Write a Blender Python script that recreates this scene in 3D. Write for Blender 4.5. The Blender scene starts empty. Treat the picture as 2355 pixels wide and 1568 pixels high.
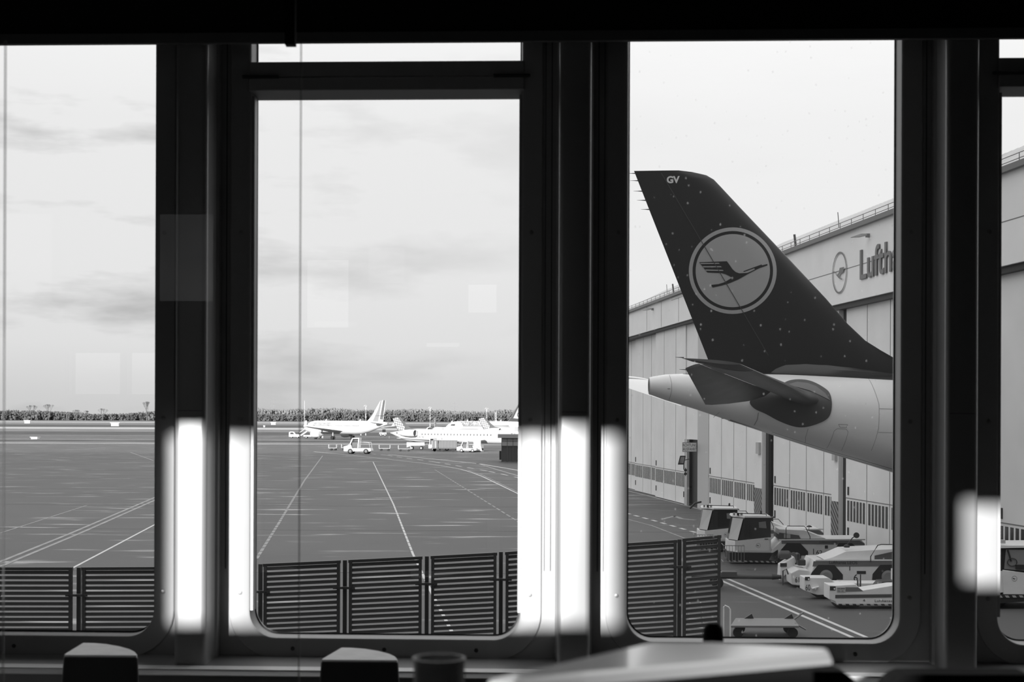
import bpy, bmesh, math, random
from mathutils import Vector, Matrix, noise
random.seed(7)
S = bpy.context.scene
COL = S.collection
PI = math.pi
# ------------------------------------------------------------------ camera, exposure
F = 3270.0; CX = 1177.5; HZ = 962.0; EYE = 6.4; ROLL = math.radians(0.22)
cd = bpy.data.cameras.new('camera'); cam = bpy.data.objects.new('camera', cd); COL.objects.link(cam)
cd.sensor_width = 36.0; cd.sensor_fit = 'HORIZONTAL'; cd.lens = 36.0 * F / 2355.0
cam.location = (0, 0, EYE); cam.rotation_euler = (PI / 2, -ROLL, 0)
cd.shift_y = (HZ - 784.0) / 2355.0
cd.clip_start = 0.05; cd.clip_end = 6000
cd.dof.use_dof = True; cd.dof.focus_distance = 45.0; cd.dof.aperture_fstop = 6.3
S.camera = cam
S.view_settings.view_transform = 'Standard'; S.view_settings.look = 'None'
S.view_settings.exposure = 0.0; S.view_settings.gamma = 1.0; S.view_settings.use_curve_mapping = False
# ------------------------------------------------------------------ sky
SUN_AZ = math.radians(17); SUN_EL = math.radians(10)
w = bpy.data.worlds.new('sky'); S.world = w; w.use_nodes = True
nt = w.node_tree; N = nt.nodes; L = nt.links; N.clear()
out = N.new('ShaderNodeOutputWorld'); bg = N.new('ShaderNodeBackground'); L.new(bg.outputs[0], out.inputs[0])
tc = N.new('ShaderNodeTexCoord'); sep = N.new('ShaderNodeSeparateXYZ'); L.new(tc.outputs['Generated'], sep.inputs[0])
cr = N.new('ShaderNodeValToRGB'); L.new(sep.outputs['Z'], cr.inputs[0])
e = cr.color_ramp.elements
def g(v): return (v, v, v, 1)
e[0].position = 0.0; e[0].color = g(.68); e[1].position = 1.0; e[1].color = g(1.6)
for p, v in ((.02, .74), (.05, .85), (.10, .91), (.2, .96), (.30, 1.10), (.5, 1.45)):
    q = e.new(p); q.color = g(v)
mp = N.new('ShaderNodeMapping'); mp.inputs['Scale'].default_value = (4.2, 4.2, 17.0); mp.inputs['Location'].default_value = (1.3, .2, .35)
L.new(tc.outputs['Generated'], mp.inputs[0])
nz = N.new('ShaderNodeTexNoise'); nz.inputs['Scale'].default_value = 1.3; nz.inputs['Detail'].default_value = 8; nz.inputs['Roughness'].default_value = .55
L.new(mp.outputs[0], nz.inputs[0])
c2 = N.new('ShaderNodeValToRGB'); L.new(nz.outputs[0], c2.inputs[0])
c2.color_ramp.elements[0].position = .45; c2.color_ramp.elements[0].color = g(0); c2.color_ramp.elements[1].position = .66; c2.color_ramp.elements[1].color = g(1)
# the clouds thin out towards the right of the sky
mr = N.new('ShaderNodeMapRange'); L.new(sep.outputs['X'], mr.inputs[0])
mr.inputs[1].default_value = -.30; mr.inputs[2].default_value = .06; mr.inputs[3].default_value = 1.0; mr.inputs[4].default_value = .04
m1 = N.new('ShaderNodeMath'); m1.operation = 'MULTIPLY'; L.new(c2.outputs[0], m1.inputs[0]); L.new(mr.outputs[0], m1.inputs[1])
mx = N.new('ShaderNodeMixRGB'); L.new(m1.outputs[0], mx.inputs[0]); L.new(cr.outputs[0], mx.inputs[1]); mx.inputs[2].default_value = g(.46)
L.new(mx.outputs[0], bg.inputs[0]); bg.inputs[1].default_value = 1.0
# ------------------------------------------------------------------ sun: low, behind the camera and a little to its left
sl = bpy.data.lights.new('sun', 'SUN'); sl.energy = 9.0; sl.angle = math.radians(.55)
so = bpy.data.objects.new('sun', sl); COL.objects.link(so)
SD = Vector((math.sin(SUN_AZ) * math.cos(SUN_EL), math.cos(SUN_AZ) * math.cos(SUN_EL), -math.sin(SUN_EL)))
so.rotation_euler = SD.to_track_quat('-Z', 'Y').to_euler(); so.location = (-30, -60, 40)

# ------------------------------------------------------------------ helpers
CR, SR = math.cos(ROLL), math.sin(ROLL)
def uv(x, y):
    dx, dy = x - CX, y - HZ
    return (dx * CR + dy * SR) / F, (-dx * SR + dy * CR) / F
def P(x, y, Y):
    u, v = uv(x, y); return Vector((u * Y, Y, EYE - v * Y))
def G(x, y, z=0.0):
    u, v = uv(x, y); Y = (EYE - z) / v; return Vector((u * Y, Y, z))
MATS = {}
def mat(name, v, rough=.6, metal=0.0, var=0.0, scale=3.0, spec=.5, bump=0.0, coat=0, coords='Object'):
    if name in MATS: return MATS[name]
    m = bpy.data.materials.new(name); m.use_nodes = True; MATS[name] = m
    n = m.node_tree.nodes; l = m.node_tree.links; b = n['Principled BSDF']
    b.inputs['Base Color'].default_value = g(v); b.inputs['Roughness'].default_value = rough
    b.inputs['Metallic'].default_value = metal; b.inputs['Specular IOR Level'].default_value = spec
    if coat: b.inputs['Coat Weight'].default_value = coat; b.inputs['Coat Roughness'].default_value = .08
    if var or bump:
        t = n.new('ShaderNodeTexCoord'); z = n.new('ShaderNodeTexNoise'); z.inputs['Scale'].default_value = scale; z.inputs['Detail'].default_value = 6
        l.new(t.outputs[coords], z.inputs[0])
        if var:
            r = n.new('ShaderNodeMapRange'); l.new(z.outputs[0], r.inputs[0]); r.inputs[1].default_value = .3; r.inputs[2].default_value = .7
            r.inputs[3].default_value = v * (1 - var); r.inputs[4].default_value = v * (1 + var); l.new(r.outputs[0], b.inputs['Base Color'])
        if bump:
            bp = n.new('ShaderNodeBump'); bp.inputs['Strength'].default_value = bump; l.new(z.outputs[0], bp.inputs['Height']); l.new(bp.outputs[0], b.inputs['Normal'])
    return m
def glass(name, refl=1.0, tint=1.0, dirt=0.0, dscale=14.0):
    m = bpy.data.materials.new(name); m.use_nodes = True; n = m.node_tree.nodes; l = m.node_tree.links; n.clear()
    o = n.new('ShaderNodeOutputMaterial'); t = n.new('ShaderNodeBsdfTransparent'); t.inputs[0].default_value = g(tint)
    gl = n.new('ShaderNodeBsdfGlossy'); gl.inputs['Roughness'].default_value = 0.0
    fr = n.new('ShaderNodeFresnel'); fr.inputs[0].default_value = 1.5
    mu = n.new('ShaderNodeMath'); mu.operation = 'MULTIPLY'; mu.inputs[1].default_value = refl; mu.use_clamp = True
    l.new(fr.outputs[0], mu.inputs[0]); mixn = n.new('ShaderNodeMixShader'); l.new(mu.outputs[0], mixn.inputs[0])
    l.new(t.outputs[0], mixn.inputs[1]); l.new(gl.outputs[0], mixn.inputs[2])
    last = mixn
    if dirt:
        tc_ = n.new('ShaderNodeTexCoord'); mpp = n.new('ShaderNodeMapping'); mpp.inputs['Rotation'].default_value = (0, .5, 0); mpp.inputs['Scale'].default_value = (1, 1, .75)
        l.new(tc_.outputs['Object'], mpp.inputs[0])
        v = n.new('ShaderNodeTexVoronoi'); v.inputs['Scale'].default_value = dscale; l.new(mpp.outputs[0], v.inputs[0])
        nn = n.new('ShaderNodeTexNoise'); nn.inputs['Scale'].default_value = 3.0; l.new(tc_.outputs['Object'], nn.inputs[0])
        r = n.new('ShaderNodeMapRange'); l.new(v.outputs['Distance'], r.inputs[0]); r.inputs[1].default_value = .08; r.inputs[2].default_value = .15
        r.inputs[3].default_value = 1; r.inputs[4].default_value = 0
        wn = n.new('ShaderNodeMath'); wn.operation = 'GREATER_THAN'; wn.inputs[1].default_value = .45
        sc_ = n.new('ShaderNodeSeparateColor'); l.new(v.outputs['Color'], sc_.inputs[0]); l.new(sc_.outputs[0], wn.inputs[0])
        a = n.new('ShaderNodeMath'); a.operation = 'MULTIPLY'; l.new(r.outputs[0], a.inputs[0]); l.new(wn.outputs[0], a.inputs[1])
        b2 = n.new('ShaderNodeMath'); b2.operation = 'MULTIPLY'; l.new(a.outputs[0], b2.inputs[0]); l.new(nn.outputs[0], b2.inputs[1])
        c = n.new('ShaderNodeMath'); c.operation = 'MULTIPLY_ADD'; l.new(b2.outputs[0], c.inputs[0]); c.inputs[1].default_value = dirt; c.inputs[2].default_value = .012
        d = n.new('ShaderNodeBsdfTranslucent'); d.inputs[0].default_value = g(.9)
        ms = n.new('ShaderNodeMixShader'); l.new(c.outputs[0], ms.inputs[0]); l.new(mixn.outputs[0], ms.inputs[1]); l.new(d.outputs[0], ms.inputs[2]); last = ms
    l.new(last.outputs[0], o.inputs[0]); MATS[name] = m; return m

class MB:
    def __init__(s): s.v = []; s.f = []; s.m = []; s.mi = 0
    def add(s, vs, fs):
        o = len(s.v); s.v += [tuple(v) for v in vs]
        for f in fs: s.f.append(tuple(i + o for i in f)); s.m.append(s.mi)
        return s
    def box(s, x0, x1, y0, y1, z0, z1):
        return s.add([(x0,y0,z0),(x1,y0,z0),(x1,y1,z0),(x0,y1,z0),(x0,y0,z1),(x1,y0,z1),(x1,y1,z1),(x0,y1,z1)],
                     [(0,3,2,1),(4,5,6,7),(0,1,5,4),(1,2,6,5),(2,3,7,6),(3,0,4,7)])
    def hexa(s, a, b):   # two quads (4 points each)
        return s.add(list(a) + list(b), [(3,2,1,0),(4,5,6,7),(0,1,5,4),(1,2,6,5),(2,3,7,6),(3,0,4,7)])
    def prism(s, poly, y0, y1):   # polygon in x,z extruded along y
        n = len(poly); vs = [(p[0], y0, p[1]) for p in poly] + [(p[0], y1, p[1]) for p in poly]
        fs = [tuple(range(n)), tuple(range(2*n-1, n-1, -1))] + [(i, i+n, (i+1)%n+n, (i+1)%n) for i in range(n)]
        return s.add(vs, fs)
    def prismz(s, poly, z0, z1):  # polygon in x,y extruded along z
        n = len(poly); vs = [(p[0], p[1], z0) for p in poly] + [(p[0], p[1], z1) for p in poly]
        fs = [tuple(range(n-1, -1, -1)), tuple(range(n, 2*n))] + [(i, (i+1)%n, (i+1)%n+n, i+n) for i in range(n)]
        return s.add(vs, fs)
    def loft(s, rings, cap=True, closed=True):
        n = len(rings[0]); vs = [p for r in rings for p in r]; fs = []
        for k in range(len(rings)-1):
            for i in range(n if closed else n-1):
                j = (i+1) % n; fs.append((k*n+i, k*n+j, (k+1)*n+j, (k+1)*n+i))
        if cap: fs.append(tuple(range(n-1, -1, -1))); fs.append(tuple((len(rings)-1)*n + i for i in range(n)))
        return s.add(vs, fs)
    def tube(s, pts, r, n=8, cap=True):
        pts = [Vector(p) for p in pts]; rs = r if isinstance(r, (list, tuple)) else [r]*len(pts); rings = []
        for i, p in enumerate(pts):
            a = pts[max(i-1, 0)]; b = pts[min(i+1, len(pts)-1)]; t = (b - a).normalized()
            up = Vector((0,0,1)) if abs(t.z) < .9 else Vector((1,0,0))
            q = t.cross(up).normalized(); w_ = q.cross(t).normalized()
            rings.append([p + q*rs[i]*math.cos(2*PI*k/n) + w_*rs[i]*math.sin(2*PI*k/n) for k in range(n)])
        return s.loft(rings, cap)
    def lathe(s, prof, c, axis='x', n=24, cap=True):   # prof: (t, r)
        rings = []
        for t, r in prof:
            ring = []
            for k in range(n):
                a = 2*PI*k/n; p = r*math.cos(a); q = r*math.sin(a)
                ring.append({'x': (c[0]+t, c[1]+p, c[2]+q), 'y': (c[0]+p, c[1]+t, c[2]+q), 'z': (c[0]+p, c[1]+q, c[2]+t)}[axis])
            rings.append(ring)
        return s.loft(rings, cap)
    def blob(s, c, r, seed=0, n=7):
        rings = []
        for i in range(n+1):
            th = PI*(i+.001)/(n+.002); ring = []
            for k in range(9):
                a = 2*PI*k/9 + i*.3; d = Vector((math.sin(th)*math.cos(a), math.sin(th)*math.sin(a), math.cos(th)))
                q = 1 + .35*noise.noise(d*1.7 + Vector((seed, 0, 0)))
                ring.append((c[0]+d.x*r[0]*q, c[1]+d.y*r[1]*q, c[2]+d.z*r[2]*q))
            rings.append(ring)
        return s.loft(rings, False)
    def build(s, name, m, parent=None, smooth=False, org=None, bevel=0, autos=None):
        me = bpy.data.meshes.new(name)
        o_ = Vector(org) if org is not None else (parent.location.copy() if (parent is not None and parent.get('_w')) else Vector((0,0,0)))
        me.from_pydata([(Vector(v) - o_) for v in s.v], [], s.f); 
        for x in (m if isinstance(m, (list, tuple)) else [m]): me.materials.append(x)
        for p, i in zip(me.polygons, s.m): p.material_index = i
        bm = bmesh.new(); bm.from_mesh(me); bmesh.ops.recalc_face_normals(bm, faces=bm.faces)
        if smooth:
            for f in bm.faces: f.smooth = True
            for ed in bm.edges:
                if len(ed.link_faces) == 2 and ed.calc_face_angle(0) > (autos or .6): ed.smooth = False
        bm.to_mesh(me); bm.free(); me.update()
        ob = bpy.data.objects.new(name, me); COL.objects.link(ob)
        if parent is not None: ob.parent = parent
        elif org is not None: ob.location = org
        if bevel:
            b = ob.modifiers.new('bevel', 'BEVEL'); b.width = bevel; b.segments = 2; b.limit_method = 'ANGLE'
        return ob
def tag(o, label, cat, group=None, kind=None):
    o['label'] = label; o['category'] = cat
    if group: o['group'] = group
    if kind: o['kind'] = kind
    return o
def struct(o, label=None):
    o['kind'] = 'structure'
    if label: o['label'] = label
    return o
def thing(name, loc, label=None, cat=None, rz=0, group=None, world=False):
    # world=True: the parts are given in world coordinates and moved into the thing's own frame
    o = bpy.data.objects.new(name, None); COL.objects.link(o); o.location = loc; o.rotation_euler = (0, 0, rz); o.empty_display_size = .3
    if world: o['_w'] = 1
    if label: tag(o, label, cat, group)
    return o
def text(s, size, m, parent, mtx, name='lettering', ext=.01, sx=1.0, bold=0.0, align='LEFT', spacing=1.0):
    cu = bpy.data.curves.new(name, 'FONT'); cu.body = s; cu.size = size; cu.extrude = ext; cu.offset = bold; cu.align_x = align; cu.space_character = spacing
    t = bpy.data.objects.new('tmp', cu); COL.objects.link(t); bpy.context.view_layer.update()
    me = bpy.data.meshes.new_from_object(t.evaluated_get(bpy.context.evaluated_depsgraph_get())); bpy.data.objects.remove(t)
    me.transform(mtx @ Matrix.Diagonal((sx, 1, 1, 1))); me.materials.clear(); me.materials.append(m); me.name = name
    o = bpy.data.objects.new(name, me); COL.objects.link(o); o.parent = parent
    return o
def face_cam(loc):      # text plane x right, z up, facing -y
    return Matrix.Translation(loc) @ Matrix.Rotation(PI/2, 4, 'X')
def fmesh(name, poly, fn, m, parent, cuts=0, thick=0):   # flat polygon laid on a surface through fn(a,b)->point
    from mathutils.geometry import tessellate_polygon
    bm = bmesh.new(); vs = [bm.verts.new((p[0], p[1], 0)) for p in poly]
    for tr in tessellate_polygon([[Vector((p[0], p[1], 0)) for p in poly]]): bm.faces.new([vs[i] for i in tr])
    for _ in range(cuts): bmesh.ops.subdivide_edges(bm, edges=bm.edges[:], cuts=1); bmesh.ops.triangulate(bm, faces=bm.faces[:])
    for v in bm.verts: v.co = fn(v.co.x, v.co.y)
    me = bpy.data.meshes.new(name); bm.to_mesh(me); bm.free(); me.materials.append(m)
    o = bpy.data.objects.new(name, me); COL.objects.link(o); o.parent = parent; return o
CRANE = [(553,763),(750,757),(768,782),(790,815),(812,835),(838,845),(865,844),(895,842),(920,832),(950,817),(944,808),(885,830),(872,834),(866,830),(998,781),(1000,788),(1038,778),(1040,788),(985,806),(900,850),(830,890),(770,915),(715,932),(650,946),(638,927),(690,922),(735,908),(787,876),(765,862),(740,850),(712,842),(612,837)]
CRANE = [((x-793)/313.0, -(y-825)/313.0) for x, y in CRANE]
SLITS = [[((x-793)/313.0, -(y-825)/313.0) for x, y in q] for q in
    ([(558,769),(690,769),(700,775),(566,776)], [(576,792),(706,793),(714,800),(584,800)], [(596,816),(720,820),(727,827),(602,824)], [(560,769),(561,769),(560,770)])]
def ringpoly(mb, r0, r1, fn, n=64):
    vs = []; fs = []; nr = 2 if r1-r0 < .3 else 14
    for k in range(n):
        a = 2*PI*k/n
        for q in range(nr+1): r = r0+(r1-r0)*q/nr; vs.append(fn(r*math.cos(a), r*math.sin(a)))
    for k in range(n):
        j = (k+1) % n
        for q in range(nr): w_ = nr+1; fs.append((k*w_+q, k*w_+q+1, j*w_+q+1, j*w_+q))
    mb.add(vs, fs)
def emblem(parent, fn, light, dark, name='crane_emblem', mirror=1, back=None):
    """ring with a flying crane, on a surface given by fn(a, b, lift)"""
    f0 = lambda a, b: fn(a*mirror, b, 0.0); f1 = lambda a, b: fn(a*mirror, b, 1.0)
    mb = MB(); ringpoly(mb, .915, 1.0, f0)
    if back:
        mb.mi = 1; ringpoly(mb, .0, .845, f0)
    r = mb.build('emblem_ring', [light, back or light], None, org=(0,0,0)); r.parent = parent
    c = fmesh(name, CRANE, f1, dark, parent, cuts=2)
    return r, c
# ------------------------------------------------------------------ materials
M_frame = mat('window_frame_metal', .40, .42, 0, .05, 2)
M_frame_d = mat('dark_rubber', .02, .5)
M_col = mat('mullion_metal', .36, .35, .3, .05, 1.5)
M_black = mat('matt_black', .012, .7, spec=.2)
M_dark = mat('dark_paint', .03, .5)
M_ceil = mat('ceiling_dark', .07, .8, spec=.2)
M_room = mat('room_wall_dark', .13, .8, 0, .1, 2)
M_floor = mat('carpet_dark', .09, .9, 0, .2, 8)
M_sill = mat('sill_laminate', .22, .4, 0, .08, 2)
M_white = mat('white_paint', .78, .3, spec=.5)
M_wht2 = mat('vehicle_white', .66, .4, 0, .06, 3)
M_grey = mat('mid_grey_paint', .25, .5)
M_lgrey = mat('light_grey_paint', .45, .5)
M_dgrey = mat('dark_grey_paint', .08, .5)
M_tyre = mat('tyre_rubber', .02, .8)
M_rim = mat('wheel_rim', .25, .4)
M_win = mat('vehicle_glass', .02, .08, spec=.8)
M_steel = mat('galvanised_steel', .32, .4, .6)
G_win = glass('window_glass', 2.0, .985, 0)
G_spk = glass('speckled_window_glass', 1.6, .985, .5, 26)
G_scr = glass('screen_glass', .55, .985, 0)
M_edge = bpy.data.materials.new('polished_glass_edge'); M_edge.use_nodes = True
_n = M_edge.node_tree.nodes; _l = M_edge.node_tree.links; _n.clear()
_o = _n.new('ShaderNodeOutputMaterial'); _t = _n.new('ShaderNodeBsdfTransparent'); _t.inputs[0].default_value = g(.93); _d = _n.new('ShaderNodeBsdfDiffuse'); _d.inputs[0].default_value = g(.5)
_m = _n.new('ShaderNodeMixShader'); _m.inputs[0].default_value = .22; _l.new(_t.outputs[0], _m.inputs[1]); _l.new(_d.outputs[0], _m.inputs[2]); _l.new(_m.outputs[0], _o.inputs[0])
# ================================================================== THE ROOM
FL = EYE - 1.65; CL = FL + 4.75; YW = 7.0; KW = .038; TH = math.atan(KW)
def T(x, d, z):   # x along the window wall, d towards the outside
    return Vector((x*math.cos(TH) + d*math.sin(TH), YW - x*math.sin(TH) + d*math.cos(TH), z))
def wx(px, d=0.0, py=962):   # picture column -> coordinate along the wall at depth d
    u, v = uv(px, py)
    # X = x c + d s ; Y = YW - x s + d c ; X = u Y
    return (u*(YW + d*math.cos(TH)) - d*math.sin(TH)) / (math.cos(TH) + u*math.sin(TH))
def wz(px, py, d=0.0):
    u, v = uv(px, py); x = wx(px, d, py); Y = YW - x*math.sin(TH) + d*math.cos(TH); return EYE - v*Y
XL, XR, YB = -7.2, 7.2, -5.2
struct(MB().box(XL-.2, XR+.2, YB-.2, YW+.15, FL-.3, FL).build('floor', M_floor), 'dark carpet floor of the gate lounge')
struct(MB().box(XL-.2, XR+.2, YB-.2, YW-.4, CL, CL+.25).build('ceiling', M_ceil), 'dark ceiling of the gate lounge')
struct(MB().box(XL-.25, XL, YB-.2, YW+.3, FL, CL).build('wall_left', M_room), 'dark side wall left of the windows')
struct(MB().box(XR, XR+.25, YB-.2, YW-.35, FL, CL).build('wall_right', M_room), 'dark side wall right of the windows')
# back wall with high openings; the low sun comes in through them
tn = math.tan(SUN_AZ); te = math.tan(SUN_EL)
def back(px, py):   # where the ray that lights this spot of the window wall crosses the back wall
    u, v = uv(px, py); Y = YW/(1+KW*u); X = u*Y; z = EYE - v*Y; dy = Y - (YB - .1)
    return X - dy*tn, z + dy/math.cos(SUN_AZ)*te
x0, za = back(380, 990); x1, _ = back(1436, 950); _, zb = back(900, 1445)
x0b, _ = back(640, 920); x1b, za2 = back(1150, 950)
x2, zc = back(2196, 1150); x3, zd = back(2400, 1352)
mb = MB(); y0, y1 = YB-.2, YB
xs = [XL-.2, x0, x1, x2, x3, XR+.2]
mb.box(xs[4], xs[5], y0, y1, FL, CL)
xd0, xd1, zd0, zd1 = -2.16, -1.66, EYE+.965, EYE+1.06  # extra slot in the unseen wall, cut so sun reaches the table
mb.box(xs[2], xd0, y0, y1, FL, CL).box(xd1, xs[3], y0, y1, FL, CL).box(xd0, xd1, y0, y1, FL, zd0).box(xd0, xd1, y0, y1, zd1, CL)
xc0, xc1, zc0, zc1 = XL+.05, -5.6, EYE+.30, EYE+.92
mb.box(XL-.2, xc0, y0, y1, FL, CL).box(xc1, x0, y0, y1, FL, CL).box(xc0, xc1, y0, y1, FL, zc0).box(xc0, xc1, y0, y1, zc1, CL).box(-6.42, -6.32, y0, y1, zc0, zc1)
mb.box(x0, x1, y0, y1, FL, zb); mb.box(x0, x1, y0, y1, za, CL); mb.box(x2, x3, y0, y1, FL, zd); mb.box(x2, x3, y0, y1, zc, CL)
mb.box(x0b, x1b, y0, y1, zb, za).box(x1b, x1, y0, y1, za2, za) if za2 < za else mb.box(x0b, x1b, y0, y1, zb, za)
struct(mb.build('wall_back', M_room), 'dark back wall with high window openings')
for i, (a, b, c, d) in enumerate(((x0, x1, zb, za), (x2, x3, zd, zc), (xc0, xc1, zc0, zc1), (xd0, xd1, zd0, zd1))):
    wn_ = thing('window_%d' % (i+5), ((a+b)/2, YB-.1, c)); struct(wn_, 'high window opening in the unseen back wall, shaped for the light')
    w_ = b - a; h_ = d - c
    m = MB().box(-w_/2, w_/2, -.09, -.05, 0, .02).box(-w_/2, w_/2, -.09, -.05, h_-.02, h_).box(-w_/2, -w_/2+.02, -.09, -.05, 0, h_).box(w_/2-.02, w_/2, -.09, -.05, 0, h_)
    m.build('window_frame', M_dark, wn_)

def U(xl, xr, zb, zt, r, n=10):
    pts = [(xl, zt), (xl, zb + r)]
    for k in range(1, n+1):
        a = PI + PI/2*k/n; pts.append((xl + r + r*math.cos(a), zb + r + r*math.sin(a)))
    pts.append((xr - r, zb))
    for k in range(1, n+1):
        a = 1.5*PI + PI/2*k/n; pts.append((xr - r + r*math.cos(a), zb + r + r*math.sin(a)))
    pts.append((xr, zt)); return pts
ZT = EYE + 2.6
ZP = wz(1177, 1461, .12)                       # bottom edge of the panes
DG = .09                                  # depth of the glass behind the frame face
panes = [(-253, 355), (590, 1199), (1443, 2055), (2296, 2905)]
wins = []
cent = []
for i, (a, b) in enumerate(panes):
    wins.append((wx(a, 0 if a > CX else DG+.03), wx(b, DG+.03 if b > CX else 0)))   # the edge that limits the view of the pane
bays = [wx(-330)] + [(wins[k][1] + wins[k+1][0])/2 for k in range(3)] + [wx(2980)]
RI, RO, BW = .13, .235, .105
wall = MB()
for i, (xl, xr) in enumerate(wins):
    L0, R0 = bays[i], bays[i+1]; ol, orr, ob_ = xl-BW, xr+BW, ZP-BW
    def fr(p): return [T(q[0], 0, q[1]) for q in p]
    for x_0, x_1 in ((L0, ol), (orr, R0)):
        wall.hexa([T(x_0,0,FL),T(x_1,0,FL),T(x_1,0,ZT),T(x_0,0,ZT)], [T(x_0,.12,FL),T(x_1,.12,FL),T(x_1,.12,ZT),T(x_0,.12,ZT)])
    wall.hexa([T(ol,0,FL),T(orr,0,FL),T(orr,0,ob_),T(ol,0,ob_)], [T(ol,.12,FL),T(orr,.12,FL),T(orr,.12,ob_),T(ol,.12,ob_)])
    pts = U(ol, orr, ob_, ZT, RO)
    for lo, hi, cx in ((1, 11, ol), (12, 22, orr)):
        arc = pts[lo:hi+1]
        for k in range(len(arc)-1):
            p, q = arc[k], arc[k+1]
            wall.add([T(cx,0,ob_), T(p[0],0,p[1]), T(q[0],0,q[1])], [(0,1,2)])
    # ---- the window itself
    c = T((xl+xr)/2, 0, ZP)
    W_ = thing('window_%d' % (i+1), c, world=True)
    struct(W_, ['fixed window at the left edge of the view over the apron', 'window with a hinged sash and vent pane, between the two left mullions',
                'fixed window showing the large dark tail fin', 'window cut by the right edge of the view'][i])
    rings = []
    for off, d, r in ((0, 0, RO), (.0, -.010, RO), (-.004, -.014, RO-.004), (-BW+.014, -.014, RI+.014), (-BW+.004, -.008, RI+.004), (-BW, .012, RI), (-BW-.004, DG+.03, RI-.004)):
        rings.append([T(q[0], d, q[1]) for q in U(ol-off, orr+off, ob_-off, ZT, r)])
    m = MB(); n = len(rings[0])
    vs = [p for r in rings for p in r]; fs = []
    for k in range(len(rings)-1):
        for j in range(n-1): fs.append((k*n+j, k*n+j+1, (k+1)*n+j+1, (k+1)*n+j))
    m.add(vs, fs); m.build('frame_ring', M_frame, W_, smooth=True)
    # dark gasket around the pane
    m = MB(); A = U(xl-.002, xr+.002, ZP-.002, ZT, RI); B = U(xl+.010, xr-.010, ZP+.010, ZT, RI-.008); n = len(A)
    m.add([T(p[0], DG-.004, p[1]) for p in A] + [T(p[0], DG-.004, p[1]) for p in B], [(j, j+1, n+j+1, n+j) for j in range(n-1)])
    m.build('gasket', M_frame_d, W_)
    gp = U(xl+.004, xr-.004, ZP+.004, ZT, RI)
    m = MB(); m.add([T(p[0], DG, p[1]) for p in gp], [tuple(range(len(gp)))]); 
    m.build('pane', G_spk if i == 2 else G_win, W_)
    for q in (.42, 1.28, 2.2):
        for sx_ in (ol+.055, orr-.055):
            p = T(sx_, -.016, ZP+q-.2)
            MB().lathe([(-.003,.004),(-.002,.010),(.004,.011)], p, 'y', 12).build('screw', M_steel, W_)
    for f_ in (.16, .5, .84):
        p = T(xl+(xr-xl)*f_, -.016, ZP-.055); MB().lathe([(-.003,.004),(-.002,.010),(.004,.011)], p, 'y', 12).build('screw', M_dark, W_)
    if i in (1, 3):
        z1 = wz(900, 219); z2 = wz(900, 141); zm = wz(900, 179)
        a = xl-.012; b = xr+.012
        MB().hexa([T(a,-.02,zm+.003),T(b,-.02,zm+.003),T(b,-.02,z2-.004),T(a,-.02,z2-.004)], [T(a,DG+.02,zm+.003),T(b,DG+.02,zm+.003),T(b,DG+.02,z2),T(a,DG+.02,z2)]).build('transom', M_frame, W_, bevel=.004)
        MB().hexa([T(a,-.03,z1+.02),T(b,-.03,z1+.02),T(b,-.03,zm-.004),T(a,-.03,zm-.004)], [T(a,DG+.02,z1),T(b,DG+.02,z1),T(b,DG+.02,zm-.004),T(a,DG+.02,zm-.004)]).build('sash_rail', M_frame, W_, bevel=.004)
        for hx in (a+.03, b-.09):
            MB().tube([T(hx-.06,-.035,zm), T(hx+.12,-.035,zm)], .009, 8).build('hinge', M_dark, W_)
        # vertical sash stiles standing proud of the ring
        for sa in (xl-.005, xr-.012):
            MB().hexa([T(sa,.0,ZP+RI),T(sa+.017,.0,ZP+RI),T(sa+.017,.0,z1),T(sa,.0,z1)], [T(sa,.06,ZP+RI),T(sa+.017,.06,ZP+RI),T(sa+.017,.06,z1),T(sa,.06,z1)]).build('sash_stile', M_dark if 0 else M_frame, W_)
o = struct(wall.build('wall_front', M_frame), 'metal clad window wall'); 
# seams in the cladding beside the mullions
for k in range(1, 4):
    xc = bays[k]; t_ = thing('trim_%d' % k, T(xc, -.2, FL), world=True)
    struct(t_, 'rounded metal mullion column between the windows')
    w2, dp = .078, .235
    prof = [(xc-w2-.012, .0), (xc-w2-.012, -.05), (xc-w2, -.06)]
    for s_ in range(7): a = PI + PI/2*s_/6; prof.append((xc-w2+.025+.025*math.cos(a), -dp+.025+.025*math.sin(a)))
    prof2 = [(2*xc-p[0], p[1]) for p in prof[::-1]]
    pr = prof + prof2; zb_ = wz(455, 1528); 
    m = MB(); m.loft([[T(p[0], p[1], z) for p in pr] for z in (zb_, zb_+.004, ZT)], True); m.build('mullion_casing', M_col, t_, smooth=True)
    m = MB(); zz = wz(455, 945)
    m.hexa([T(xc-w2+.02,-dp-.0015,zz),T(xc+w2-.02,-dp-.0015,zz),T(xc+w2-.02,-dp-.0015,zz+.002),T(xc-w2+.02,-dp-.0015,zz+.002)], [T(xc-w2+.02,-dp,zz),T(xc+w2-.02,-dp,zz),T(xc+w2-.02,-dp,zz+.002),T(xc-w2+.02,-dp,zz+.002)]); m.build('joint', M_frame_d, t_)
    for sx_ in (-1, 1):
        for q, ww in ((.115, .004), (.128, .0025), (.145, .003)):
            x_ = xc + sx_*q
            MB().hexa([T(x_,-.003,FL+.9),T(x_+ww,-.003,FL+.9),T(x_+ww,-.003,ZT),T(x_,-.003,ZT)], [T(x_,.001,FL+.9),T(x_+ww,.001,FL+.9),T(x_+ww,.001,ZT),T(x_,.001,ZT)]).build('cladding_strip', M_frame_d if q != .128 else M_frame, t_)
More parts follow.
